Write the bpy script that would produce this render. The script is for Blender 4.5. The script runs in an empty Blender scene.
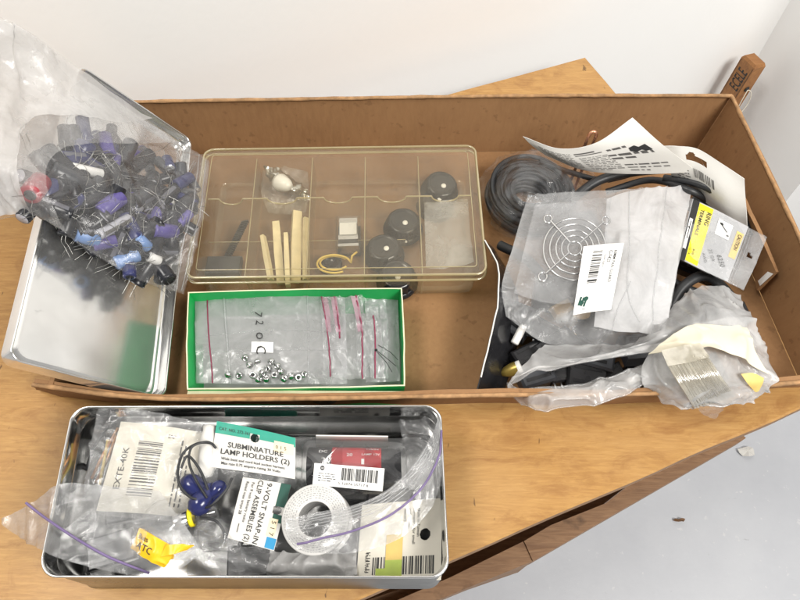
import bpy, math, random
import numpy as np
from mathutils import Vector, Matrix, noise

rnd = random.Random(7)
scene = bpy.context.scene
COL = scene.collection
R_ = math.radians

# ------------------------------------------------------------------ camera
FPX, PITCH, ROLL, CAMH = 612.0, R_(58.2), R_(0.3), 0.45
_c, _s = math.cos(PITCH), math.sin(PITCH)
_fwd = np.array([0, _c, -_s]); _rgt = np.array([1.0, 0, 0]); _dwn = np.cross(_fwd, _rgt)
_Rb = np.stack([_rgt, _dwn, _fwd])
_cr, _sr = math.cos(ROLL), math.sin(ROLL)
RM = np.array([[_cr, -_sr, 0], [_sr, _cr, 0], [0, 0, 1]]) @ _Rb
CAM = np.array([0, 0, CAMH])


def ray(x, y):
    return RM.T @ np.array([(x - 400) / FPX, (y - 300) / FPX, 1.0])


def at(x, y, z=0.0):
    """world point at height z seen in direction x, y of the photograph"""
    d = ray(x, y)
    return CAM + (z - CAMH) / d[2] * d


def on_plane(x, y, p, n):
    d = ray(x, y)
    return CAM + (n @ (np.asarray(p) - CAM)) / (n @ d) * d


cam_d = bpy.data.cameras.new('camera')
cam_d.sensor_width = 36; cam_d.lens = FPX / 800 * 36
cam_d.clip_start = 0.01; cam_d.clip_end = 50
cam = bpy.data.objects.new('camera', cam_d); COL.objects.link(cam)
m = Matrix.Identity(4)
for i in range(3):
    m[i][0] = RM[0][i]; m[i][1] = -RM[1][i]; m[i][2] = -RM[2][i]; m[i][3] = CAM[i]
cam.matrix_world = m
scene.camera = cam

# ------------------------------------------------------------------ materials
MATS = {}


class NT:
    def __init__(self, name):
        self.m = bpy.data.materials.new(name); self.m.use_nodes = True
        self.t = self.m.node_tree; self.t.nodes.clear()
        self.out = self.n('ShaderNodeOutputMaterial')
        self.tc = self.n('ShaderNodeTexCoord')

    def n(self, typ, **kw):
        nd = self.t.nodes.new(typ)
        for k, v in kw.items():
            setattr(nd, k, v)
        return nd

    def l(self, a, b):
        self.t.links.new(a, b)

    def val(self, sock, v):
        if hasattr(v, 'is_linked') or hasattr(v, 'links'):
            self.l(v, sock)
        else:
            sock.default_value = v

    def mapping(self, scale=(1, 1, 1), rot=(0, 0, 0)):
        mp = self.n('ShaderNodeMapping')
        mp.inputs['Scale'].default_value = scale; mp.inputs['Rotation'].default_value = rot
        self.l(self.tc.outputs['Object'], mp.inputs['Vector'])
        return mp.outputs['Vector']

    def noise(self, scale, detail=4, rough=.55, vec=None, dist=0.0):
        nd = self.n('ShaderNodeTexNoise')
        nd.inputs['Scale'].default_value = scale; nd.inputs['Detail'].default_value = detail
        nd.inputs['Roughness'].default_value = rough; nd.inputs['Distortion'].default_value = dist
        self.l(vec if vec is not None else self.tc.outputs['Object'], nd.inputs['Vector'])
        return nd.outputs['Fac']

    def ramp(self, fac, stops):
        nd = self.n('ShaderNodeValToRGB'); e = nd.color_ramp.elements
        while len(e) < len(stops):
            e.new(0.5)
        for k, (p, c) in enumerate(stops):
            e[k].position = p
            e[k].color = (c, c, c, 1) if not isinstance(c, tuple) else (*c[:3], 1)
        self.l(fac, nd.inputs['Fac'])
        return nd.outputs['Color']

    def math(self, op, a, b=0.0):
        nd = self.n('ShaderNodeMath', operation=op)
        self.val(nd.inputs[0], a); self.val(nd.inputs[1], b)
        return nd.outputs[0]

    def mixc(self, fac, a, b, blend='MIX'):
        nd = self.n('ShaderNodeMix', data_type='RGBA', blend_type=blend)
        self.val(nd.inputs[0], fac)
        for s, v in ((nd.inputs[6], a), (nd.inputs[7], b)):
            self.val(s, (*v, 1) if isinstance(v, tuple) and len(v) == 3 else v)
        return nd.outputs[2]

    def bump(self, h, strength=.3, dist=.001):
        nd = self.n('ShaderNodeBump'); nd.inputs['Strength'].default_value = strength
        nd.inputs['Distance'].default_value = dist
        self.l(h, nd.inputs['Height'])
        return nd.outputs['Normal']

    def principled(self, color, rough=.5, metal=0.0, normal=None, **kw):
        p = self.n('ShaderNodeBsdfPrincipled')
        self.val(p.inputs['Base Color'], (*color, 1) if isinstance(color, tuple) and len(color) == 3 else color)
        self.val(p.inputs['Roughness'], rough); p.inputs['Metallic'].default_value = metal
        if normal is not None:
            self.l(normal, p.inputs['Normal'])
        for k, v in kw.items():
            p.inputs[k].default_value = v
        return p.outputs[0]

    def done(self, sh):
        self.l(sh, self.out.inputs['Surface'])
        return self.m


def dk(c, k):
    return tuple(min(1, x * k) for x in c)


def mat(name, color, rough=.5, metal=0.0, var=.12, scale=60, bump=.15, bscale=300, **kw):
    """plain procedural material: mottled colour, mottled gloss, fine bump"""
    if name in MATS:
        return MATS[name]
    t = NT(name)
    n1 = t.noise(scale, 5)
    col = t.ramp(n1, [(.3, dk(color, 1 - var)), (.7, dk(color, 1 + var))])
    r = t.ramp(t.noise(scale * 1.7, 3), [(.3, max(0.02, rough * .8)), (.7, min(1, rough * 1.2))])
    nm = t.bump(t.noise(bscale, 4), bump, .0006) if bump else None
    MATS[name] = t.done(t.principled(col, r, metal, nm, **kw))
    return MATS[name]


def film(name, haze=.1, tint=(.97, .97, .97), gloss=.05, rough=.14, white=(.85, .86, .88), edge=.55, crinkle=.35, cscale=90, hvar=.8):
    """thin clear plastic: see-through, a little milky, shiny at grazing angles"""
    if name in MATS:
        return MATS[name]
    t = NT(name)
    n1 = t.noise(28, 5, .6, dist=.6)
    hz = t.ramp(n1, [(.3, haze * (1 - hvar)), (.75, min(1, haze * (1 + hvar)))])
    nz = t.noise(cscale, 6, .62, dist=1.2)
    nm = t.bump(nz, crinkle, .002)
    tr = t.n('ShaderNodeBsdfTransparent'); tr.inputs['Color'].default_value = (*tint, 1)
    df = t.n('ShaderNodeBsdfDiffuse'); df.inputs['Color'].default_value = (*white, 1); t.l(nm, df.inputs['Normal'])
    tl = t.n('ShaderNodeBsdfTranslucent'); tl.inputs['Color'].default_value = (*white, 1)
    md = t.n('ShaderNodeMixShader'); md.inputs[0].default_value = .4
    t.l(df.outputs[0], md.inputs[1]); t.l(tl.outputs[0], md.inputs[2])
    m1 = t.n('ShaderNodeMixShader'); t.l(hz, m1.inputs[0]); t.l(tr.outputs[0], m1.inputs[1]); t.l(md.outputs[0], m1.inputs[2])
    gl = t.n('ShaderNodeBsdfGlossy'); gl.inputs['Roughness'].default_value = rough; t.l(nm, gl.inputs['Normal'])
    lw = t.n('ShaderNodeLayerWeight'); lw.inputs['Blend'].default_value = .5; t.l(nm, lw.inputs['Normal'])
    f = t.math('POWER', lw.outputs['Facing'], 3.0)
    f = t.math('ADD', t.math('MULTIPLY', f, edge), gloss)
    m2 = t.n('ShaderNodeMixShader'); t.l(f, m2.inputs[0]); t.l(m1.outputs[0], m2.inputs[1]); t.l(gl.outputs[0], m2.inputs[2])
    MATS[name] = t.done(m2.outputs[0])
    return MATS[name]


def cardboard_mat():
    t = NT('kraft_cardboard')
    fib = t.noise(240, 5, .7, t.mapping((1, 1, .25)))
    blot = t.noise(9, 4, .6)
    c = t.ramp(blot, [(.3, (.215, .108, .043)), (.7, (.285, .150, .063))])
    c = t.mixc(t.ramp(fib, [(.35, 0.0), (.75, .5)]), c, (.34, .185, .08))
    w = t.n('ShaderNodeTexWave'); w.inputs['Scale'].default_value = 55; w.inputs['Distortion'].default_value = .6
    w.inputs['Detail'].default_value = 1; w.bands_direction = 'X'
    t.l(t.tc.outputs['Object'], w.inputs['Vector'])
    spk = t.ramp(t.noise(120, 2), [(.30, 1.0), (.36, 0.0)])
    c = t.mixc(t.math('MULTIPLY', spk, .35), c, (.12, .055, .02))
    h = t.math('ADD', t.math('MULTIPLY', w.outputs['Fac'], .25), fib)
    return t.done(t.principled(c, .82, 0, t.bump(h, .22, .0008)))


def table_mat():
    t = NT('varnished_plywood')
    rot = (0, 0, -R_(21.9))
    v = t.mapping((3.0, 26, 10), rot)
    g1 = t.noise(7, 8, .72, v, 2.2)
    g2 = t.noise(9, 6, .6, t.mapping((6, 60, 20), (0, 0, -R_(26))), .8)
    blot = t.noise(7, 5, .6, None, .9)
    c = t.ramp(g1, [(.25, (.30, .145, .042)), (.5, (.45, .245, .075)), (.75, (.56, .335, .120))])
    c = t.mixc(t.ramp(g2, [(.38, .0), (.72, .75)]), c, (.34, .165, .048))
    c = t.mixc(t.ramp(blot, [(.3, .0), (.75, .45)]), c, (.55, .335, .13))
    smudge = t.ramp(t.noise(16, 6, .7, t.mapping((1, 2.2, 1), (0, 0, -R_(50))), 1.5), [(.50, 0.0), (.72, .75)])
    c = t.mixc(smudge, c, (.27, .12, .035))
    nick = t.ramp(t.noise(120, 3, .5, t.mapping((1, .4, 1), (0, 0, R_(20))), .5), [(.705, 0.0), (.745, .8)])
    c = t.mixc(nick, c, (.09, .04, .015))
    r = t.ramp(blot, [(.3, .34), (.7, .52)])
    return t.done(t.principled(c, r, 0, t.bump(t.math('ADD', g1, g2), .12, .0006)))


def wood_mat(name, a, b, rot=0.0, rough=.6):
    t = NT(name)
    g = t.noise(6, 7, .65, t.mapping((4, 40, 12), (0, 0, -rot)), 1.4)
    c = t.ramp(g, [(.3, a), (.7, b)])
    d = t.ramp(t.noise(40, 4), [(.62, 0.0), (.72, .7)])
    c = t.mixc(d, c, dk(a, .4))
    return t.done(t.principled(c, rough, 0, t.bump(g, .25, .001)))


def wall_mat(name, c0):
    t = NT(name)
    c = t.ramp(t.noise(3, 4), [(.3, dk(c0, .975)), (.7, c0)])
    return t.done(t.principled(c, .75, 0, t.bump(t.noise(160, 4, .6), .12, .0015)))


def floor_mat():
    t = NT('painted_concrete')
    c = t.ramp(t.noise(5, 6, .65), [(.3, (.545, .56, .60)), (.7, (.615, .63, .665))])
    spk = t.ramp(t.noise(90, 3), [(.68, 0.0), (.74, .6)])
    c = t.mixc(spk, c, (.74, .74, .75))
    sc = t.ramp(t.noise(30, 4, .6, t.mapping((1, 3, 1), (0, 0, .5))), [(.70, 0.0), (.76, .5)])
    c = t.mixc(sc, c, (.36, .36, .38))
    return t.done(t.principled(c, .55, 0, t.bump(t.noise(120, 5, .6), .2, .002)))


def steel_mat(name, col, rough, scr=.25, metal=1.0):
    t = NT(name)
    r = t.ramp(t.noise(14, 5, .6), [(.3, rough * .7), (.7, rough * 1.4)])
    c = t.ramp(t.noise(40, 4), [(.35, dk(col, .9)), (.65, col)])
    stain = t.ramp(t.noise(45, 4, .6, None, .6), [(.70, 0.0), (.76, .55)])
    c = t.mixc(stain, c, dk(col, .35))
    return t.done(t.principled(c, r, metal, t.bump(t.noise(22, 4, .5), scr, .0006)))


M_CARD = cardboard_mat()
M_TABLE = table_mat()
M_KRAFTEDGE = mat('worn_kraft_edge', (.36, .205, .095), .85, var=.35, scale=130, bump=.4)
M_EDGE = wood_mat('worn_edge_wood', (.20, .10, .04), (.34, .19, .085), R_(21.9))
M_FRAME = wood_mat('brown_frame_wood', (.17, .085, .04), (.30, .17, .085), R_(30))
M_STICK = wood_mat('stick_wood', (.21, .085, .025), (.36, .16, .045), 0, .5)
M_WALL = wall_mat('white_wall_paint', (.88, .875, .86))
M_FLOOR = floor_mat()
M_TIN = steel_mat('tin_plate', (.80, .80, .79), .13)
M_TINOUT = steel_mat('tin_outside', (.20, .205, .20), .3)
M_RIM = steel_mat('tin_rim', (.9, .9, .89), .2, .1)
M_LID = steel_mat('lid_tin_plate', (.96, .96, .95), .15, .012, .88)
M_STEEL = steel_mat('bright_steel', (.72, .72, .72), .22, .1)
M_WIRE = mat('tinned_wire', (.46, .46, .44), .3, 1.0, bump=0)
M_COPPER = mat('copper', (.80, .42, .27), .35, 1.0)
M_COPPERWIRE = mat('copper_wire', (.60, .30, .12), .35, .8)
M_BLACK = mat('black_plastic', (.018, .018, .02), .32)
M_BLACKG = mat('black_gloss_plastic', (.016, .016, .018), .24, bump=.12, bscale=180)
M_RUBBER = mat('black_rubber', (.022, .023, .025), .45)
M_DKGREY = mat('dark_grey_sleeve', (.045, .048, .055), .35)
M_BLACKSLEEVE = mat('black_sleeve', (.016, .017, .022), .28)
M_VIOLET = mat('violet_sleeve', (.105, .085, .27), .3)
M_DARKBLUE = mat('navy_sleeve', (.032, .037, .115), .3)
M_LBLUE = mat('pale_blue_sleeve', (.16, .27, .52), .35)
M_GREYS = mat('pale_grey_sleeve', (.42, .42, .46), .4)
M_STRIPE = mat('grey_sleeve_stripe', (.13, .13, .15), .35)
M_RED = mat('red_sleeve', (.32, .03, .045), .4)
M_BLUELAMP = mat('blue_translucent_plastic', (.022, .027, .105), .18, bump=.02)
M_PAPER = mat('white_paper', (.74, .72, .68), .8, var=.03, scale=20, bump=.1, bscale=500)
M_PAPERW = mat('white_label', (.86, .85, .83), .5, var=.02, bump=.03)
M_CREAM = mat('cream_card', (.74, .70, .60), .75, var=.05, scale=25)
M_CREAM2 = mat('cream_translucent_sheet', (.70, .645, .50), .55, var=.05, scale=30)
M_GREYCARD = mat('grey_white_card', (.66, .645, .61), .7, var=.06, scale=25)
M_PANELGREY = mat('grey_print_panel', (.43, .43, .44), .45, var=.05)
M_INK = mat('black_ink', (.02, .02, .02), .6, var=.1, bump=0)
M_INKGREY = mat('grey_ink', (.11, .105, .10), .7, var=.2, bump=0)
M_PRINTMID = mat('mid_grey_ink', (.36, .36, .36), .7, var=.2, bump=0)
M_GREENINK = mat('green_print', (.02, .30, .21), .55, var=.08)
M_DKGREEN = mat('dark_green_print', (.01, .07, .05), .55, var=.08)
M_BOXGREEN = mat('green_carton', (.014, .42, .10), .45, var=.1, scale=40)
M_BOXEDGE = mat('raw_carton_edge', (.72, .68, .46), .8)
M_BOXIN = mat('grey_carton_lining', (.40, .40, .39), .7)
M_BLUEINK = mat('cyan_print', (.02, .25, .48), .5)
M_STICKER = mat('price_sticker', (.78, .66, .46), .6)
M_YELLOW = mat('yellow_print', (.90, .74, .015), .5, var=.04)
M_YELLOWP = mat('yellow_plastic', (.85, .50, .015), .35, var=.1)
M_OCHRE = mat('ochre_print', (.72, .52, .16), .6)
M_LIME = mat('lime_print', (.40, .50, .09), .6)
M_REDP = mat('red_print', (.50, .012, .02), .35, var=.08)
M_WHITEP = mat('white_plastic', (.78, .77, .74), .3, var=.03)
M_FLANGE = mat('dull_white_flange', (.62, .61, .59), .5, var=.05)
M_BRASS = mat('olive_brass', (.34, .25, .06), .35, .6)
M_TAN = mat('tan_plastic', (.62, .42, .20), .55)
M_BEIGE = mat('beige_stick_wood', (.66, .56, .34), .55, var=.12, scale=90)
M_RUBBAND = mat('yellow_wire_insulation', (.66, .47, .10), .45)
M_PURPLE = mat('purple_zip', (.17, .125, .26), .35, bump=.02)
M_MAGENTA = mat('magenta_zip', (.22, .025, .065), .4, bump=.02)
M_PINKF = film('pink_zip_film', .45, (.95, .75, .82), white=(.78, .5, .6))
M_STRING = mat('white_string', (.62, .58, .48), .8)
F_WHITE = film('white_bag_film', .50, gloss=.04, edge=.4, crinkle=.5, cscale=70, white=(.93, .92, .91), hvar=.35)
F_FOLD = film('thin_fold_film', .26, gloss=.04, edge=.4, crinkle=.5, cscale=70, white=(.93, .92, .91), hvar=.8)
F_CAPS = film('capacitor_bag_film', .10, gloss=.035, edge=.5, crinkle=.5, cscale=70, white=(.92, .91, .90), hvar=.45)
F_CLEAR = film('clear_bag_film', .13, gloss=.05, edge=.6, crinkle=.45)
F_TINBAG = film('tin_bag_film', .12, gloss=.06, edge=.6, crinkle=.6, cscale=70)
F_FILLER = film('filler_film', .05, gloss=.03, edge=.4, crinkle=.6, cscale=70)
F_ZIPBAG = film('zip_bag_film', .17, gloss=.06, edge=.6, crinkle=.4)
F_MILKY = film('milky_bag_film', .52, gloss=.03, edge=.4, crinkle=.3, hvar=.4, white=(.93, .93, .94))
F_GREYBAG = film('greyish_bag_film', .26, gloss=.04, edge=.5, crinkle=.35, hvar=.5, white=(.86, .87, .88))
F_MOUTH = film('mouth_bag_film', .52, gloss=.05, edge=.55, crinkle=.4, hvar=.4, white=(.88, .88, .88))
F_FROST = film('frosted_bag_film', .30, gloss=.04, edge=.5, crinkle=.45, hvar=.7, white=(.80, .81, .82))
F_COIL = film('coil_bag_film', .035, gloss=.05, edge=.5, crinkle=.7, cscale=60, white=(.6, .62, .66))
F_ORG = film('yellowed_clear_polystyrene', .115, (.96, .935, .86), gloss=.05, rough=.09, white=(.80, .71, .54), edge=.55, crinkle=.02, hvar=.3)
F_ORGEDGE = film('yellowed_polystyrene_edge', .55, (.93, .86, .66), gloss=.15, rough=.1, white=(.80, .70, .42), edge=.7, crinkle=.02, hvar=.2)
F_GBAG = film('green_box_bag_film', .42, gloss=.06, edge=.5, crinkle=.35, hvar=.35, white=(.62, .62, .63))
F_GRILL = film('grille_bag_film', .15, gloss=.05, edge=.6, crinkle=.45)
F_BLISTER = film('clear_blister', .05, gloss=.08, rough=.05, edge=.7, crinkle=.1)
F_GLASS = film('clear_glass', .02, gloss=.10, rough=.03, edge=.8, crinkle=.02)
F_STRIP = film('clear_cream_strip', .50, (.97, .95, .9), gloss=.16, rough=.1, white=(.97, .93, .82), edge=.6, crinkle=.1)


# ------------------------------------------------------------------ objects
ORG = {}


def link(o, parent=None):
    COL.objects.link(o)
    if parent is not None:
        o.parent = parent
    return o


def tag(o, label, cat, group=None):
    o['label'] = label
    if cat:
        o['category'] = cat
    if group:
        o['group'] = group
    return o


def thing(name, label, cat, loc=(0, 0, 0), group=None):
    o = bpy.data.objects.new(name, None); o.empty_display_size = .01
    o.location = Vector([float(x) for x in loc])
    link(o); ORG[o.name] = np.array([float(x) for x in loc])
    return tag(o, label, cat, group)


class MB:
    def __init__(self):
        self.v = []; self.f = []; self.mi = []; self.sm = []

    def add(self, vs, fs, mi=0, smooth=False):
        b = len(self.v)
        self.v.extend([tuple(float(c) for c in p) for p in vs])
        for f in fs:
            self.f.append(tuple(b + i for i in f)); self.mi.append(mi); self.sm.append(smooth)
        return self

    def grid(self, P, mi=0, smooth=True, close_u=False, keep=None):
        nv, nu = P.shape[:2]
        fs = []
        for j in range(nv - 1):
            for i in range(nu if close_u else nu - 1):
                if keep is not None and not keep[j, i]:
                    continue
                i2 = (i + 1) % nu
                fs.append((j * nu + i, j * nu + i2, (j + 1) * nu + i2, (j + 1) * nu + i))
        return self.add(P.reshape(-1, 3), fs, mi, smooth)

    def box(self, c, s, rot=None, mi=0):
        c = np.asarray(c, float); s = np.asarray(s, float) / 2
        vs = []
        for sx in (-1, 1):
            for sy in (-1, 1):
                for sz in (-1, 1):
                    p = np.array([sx, sy, sz]) * s
                    if rot is not None:
                        p = rot @ p
                    vs.append(c + p)
        return self.add(vs, [(0, 1, 3, 2), (4, 6, 7, 5), (0, 4, 5, 1), (2, 3, 7, 6), (0, 2, 6, 4), (1, 5, 7, 3)], mi)

    def prism(self, poly, z0, z1, mi=0, smooth=False):
        n = len(poly)
        vs = [(x, y, z0) for x, y in poly] + [(x, y, z1) for x, y in poly]
        fs = [tuple(range(n))[::-1], tuple(range(n, 2 * n))]
        self.add(vs, fs, mi)
        return self.add(vs, [(i, (i + 1) % n, n + (i + 1) % n, n + i) for i in range(n)], mi, smooth)

    def tube(self, pts, r, seg=8, mi=0, closed=False, cap=True):
        pts = [np.asarray(p, float) for p in pts]
        n = len(pts)
        rs = r if hasattr(r, '__len__') else [r] * n
        T = []
        for i in range(n):
            a = pts[(i - 1) % n] if closed or i > 0 else pts[i]
            b = pts[(i + 1) % n] if closed or i < n - 1 else pts[i]
            d = b - a; T.append(d / (np.linalg.norm(d) + 1e-12))
        up = np.array([0, 0, 1.0]) if abs(T[0][2]) < .9 else np.array([1.0, 0, 0])
        nn = np.cross(T[0], up); nn /= np.linalg.norm(nn)
        rings = []
        for i in range(n):
            nn = nn - T[i] * (nn @ T[i]); nn /= np.linalg.norm(nn) + 1e-12
            bb = np.cross(T[i], nn)
            rings.append([pts[i] + rs[i] * (math.cos(2 * math.pi * k / seg) * nn + math.sin(2 * math.pi * k / seg) * bb) for k in range(seg)])
        P = np.array(rings)
        if closed:
            P = np.concatenate([P, P[:1]])
        self.grid(P, mi, True, True)
        if cap and not closed:
            self.add(P[0], [tuple(range(seg))[::-1]], mi); self.add(P[-1], [tuple(range(seg))], mi)
        return self

    def lathe(self, prof, c=(0, 0, 0), rot=None, seg=32, mi=0, smooth=True, closed=False):
        c = np.asarray(c, float)
        if closed:
            prof = list(prof) + [prof[0]]
        P = np.array([[[r * math.cos(2 * math.pi * k / seg), r * math.sin(2 * math.pi * k / seg), z] for k in range(seg)] for r, z in prof])
        if rot is not None:
            P = P @ np.asarray(rot).T
        return self.grid(P + c, mi, smooth, True)

    def build(self, name, mats, parent=None, loc=None):
        V = np.array(self.v)
        o0 = np.zeros(3)
        if parent is not None:
            o0 = ORG.get(parent.name, np.zeros(3))
        elif loc is not None:
            o0 = np.asarray(loc, float)
        elif len(V):
            o0 = np.array([(V[:, 0].min() + V[:, 0].max()) / 2, (V[:, 1].min() + V[:, 1].max()) / 2, V[:, 2].min()])
        me = bpy.data.meshes.new(name)
        me.from_pydata([tuple(p) for p in V - o0], [], self.f)
        for mt in (mats if isinstance(mats, (list, tuple)) else [mats]):
            me.materials.append(mt)
        me.polygons.foreach_set('material_index', self.mi)
        me.polygons.foreach_set('use_smooth', self.sm)
        me.update()
        o = bpy.data.objects.new(name, me)
        if parent is None:
            o.location = Vector(o0)
        link(o, parent)
        ORG[o.name] = o0
        return o


def copy_tree(o, parent=None):
    c = o.copy(); COL.objects.link(c); c.parent = parent
    ORG[c.name] = ORG.get(o.name, np.zeros(3))
    for ch in list(o.children):
        if ch is not c:
            copy_tree(ch, c)
    return c


def rotz(a):
    return np.array([[math.cos(a), -math.sin(a), 0], [math.sin(a), math.cos(a), 0], [0, 0, 1]])


def frame_z(axis, roll=0.0):
    """rotation whose z column is axis"""
    z = np.asarray(axis, float); z /= np.linalg.norm(z)
    a = np.array([0, 0, 1.0]) if abs(z[2]) < .9 else np.array([1.0, 0, 0])
    x = np.cross(a, z); x /= np.linalg.norm(x); y = np.cross(z, x)
    M = np.stack([x, y, z], 1)
    return M @ rotz(roll)


# ---- curved sheets
def catmull(C, n):
    C = np.asarray(C, float); k = C.shape[0]
    if k == 1:
        return np.repeat(C, n, 0)
    if k == 2:
        t = np.linspace(0, 1, n).reshape((-1,) + (1,) * (C.ndim - 1))
        return C[0] * (1 - t) + C[1] * t
    E_ = np.concatenate([2 * C[:1] - C[1:2], C, 2 * C[-1:] - C[-2:-1]])
    out = []
    for t in np.linspace(0, k - 1, n):
        i = min(int(t), k - 2); s = t - i
        p0, p1, p2, p3 = E_[i], E_[i + 1], E_[i + 2], E_[i + 3]
        out.append(.5 * ((2 * p1) + (-p0 + p2) * s + (2 * p0 - 5 * p1 + 4 * p2 - p3) * s * s + (-p0 + 3 * p1 - 3 * p2 + p3) * s ** 3))
    return np.array(out)


class Surf:
    def __init__(self, rows, nu=24, nv=24, wr=0.0, seed=0.0, freq=45, fade=False, crease=1.0):
        """rows: list of rows of 3-D control points"""
        G = np.array([[np.asarray(p, float) for p in r] for r in rows])
        A = catmull(G, nv)
        P = np.transpose(catmull(np.transpose(A, (1, 0, 2)), nu), (1, 0, 2))
        self.P = P
        self._norm()
        if wr:
            D = np.zeros(P.shape[:2])
            for j in range(nv):
                for i in range(nu):
                    p = Vector(P[j, i]) * freq + Vector((seed * 7.3, seed * 3.1, seed))
                    q = noise.noise_vector(p * .6) * .8
                    a = noise.noise(p + q)
                    b = 1 - abs(noise.noise(p * .55 + q * 1.5 + Vector((9, 3, 1)))) * 2.2
                    c = 1 - abs(noise.noise(p * 1.25 + q * 1.2 + Vector((2, 8, 5)))) * 2.6
                    d = .55 * a + crease * (.9 * max(0, b) ** 3 + .45 * max(0, c) ** 3) - .4
                    if fade:
                        u, v = i / (nu - 1), j / (nv - 1)
                        d *= min(1, 8 * min(u, 1 - u, v, 1 - v))
                    D[j, i] = d
            self.P = P + self.N * (D * wr)[..., None]
            self._norm()
        self.W = np.linalg.norm(np.diff(self.P[0], axis=0), axis=1).sum()
        self.H = np.linalg.norm(np.diff(self.P[:, 0], axis=0), axis=1).sum()

    def _norm(self):
        du = np.gradient(self.P, axis=1); dv = np.gradient(self.P, axis=0)
        N = np.cross(du, -dv); N /= np.linalg.norm(N, axis=2, keepdims=True) + 1e-12
        c = (self.P.shape[0] // 2, self.P.shape[1] // 2)
        if N[c] @ (CAM - self.P[c]) < 0:
            N = -N
        self.N = N

    def s(self, u, v, off=0.0):
        nv, nu = self.P.shape[:2]
        x = min(max(u, 0), 1) * (nu - 1); y = min(max(v, 0), 1) * (nv - 1)
        i = min(int(x), nu - 2); j = min(int(y), nv - 2); a, b = x - i, y - j
        def bl(Q):
            return (Q[j, i] * (1 - a) + Q[j, i + 1] * a) * (1 - b) + (Q[j + 1, i] * (1 - a) + Q[j + 1, i + 1] * a) * b
        return bl(self.P) + off * bl(self.N)

    def sheet(self, mb, t=.0004, mi=0, hole=None, smooth=True):
        """the surface as a sheet of thickness t; hole(x_m, y_m) -> True where cut out"""
        P, Q = self.P, self.P - self.N * t
        nv, nu = P.shape[:2]
        keep = np.ones((nv - 1, nu - 1), bool)
        if hole is not None:
            for j in range(nv - 1):
                for i in range(nu - 1):
                    keep[j, i] = not hole((i + .5) / (nu - 1) * self.W, (j + .5) / (nv - 1) * self.H)
        mb.grid(P, mi, smooth, keep=keep)
        if t == 0:
            return mb
        mb.grid(Q, mi, smooth, keep=keep)
        vs, fs = [], []
        K = np.zeros((nv + 1, nu + 1), bool); K[1:-1, 1:-1] = keep

        def side(a, b):
            n = len(vs); vs.extend([P[a], P[b], Q[b], Q[a]]); fs.append((n, n + 1, n + 2, n + 3))
        for j in range(nv - 1):
            for i in range(nu - 1):
                if not keep[j, i]:
                    continue
                if not K[j, i + 1]: side((j, i), (j, i + 1))
                if not K[j + 2, i + 1]: side((j + 1, i), (j + 1, i + 1))
                if not K[j + 1, i]: side((j, i), (j + 1, i))
                if not K[j + 1, i + 2]: side((j, i + 1), (j + 1, i + 1))
        return mb.add(vs, fs, mi)

    def strip(self, mb, path, w, off=.0006, t=.0008, mi=0, n=40):
        """raised ribbon along path of (u, v)"""
        path = catmull(np.array(path, float), n)
        c = [self.s(u, v, off) for u, v in path]
        return mb.tube(c, w / 2, 6, mi)


def quad(px, z, nu=16, nv=16, bend=0.0, **kw):
    """flat card from four photo directions TL TR BR BL and their heights"""
    zs = z if hasattr(z, '__len__') else [z] * 4
    tl, tr, br, bl = [at(x, y, q) for (x, y), q in zip(px, zs)]
    if bend:
        mid = lambda a, b: (a + b) / 2 + np.array([0, 0, bend])
        return Surf([[tl, mid(tl, tr), tr], [bl, mid(bl, br), br]], nu, nv, **kw)
    return Surf([[tl, tr], [bl, br]], nu, nv, **kw)


_TX = {}


def text_mesh(s, bold=False):
    k = (s, bold)
    if k not in _TX:
        cu = bpy.data.curves.new('lettering', 'FONT'); cu.body = s; cu.size = 1; cu.resolution_u = 2
        cu.offset = .007 if bold else .001
        ob = bpy.data.objects.new('lettering', cu); COL.objects.link(ob)
        dg = bpy.context.evaluated_depsgraph_get()
        me = ob.evaluated_get(dg).to_mesh()
        V = np.array([v.co[:] for v in me.vertices]).reshape(-1, 3)[:, :2]
        F = [tuple(p.vertices) for p in me.polygons]
        ob.evaluated_get(dg).to_mesh_clear()
        bpy.data.objects.remove(ob); bpy.data.curves.remove(cu)
        _TX[k] = (V, F)
    return _TX[k]


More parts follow.
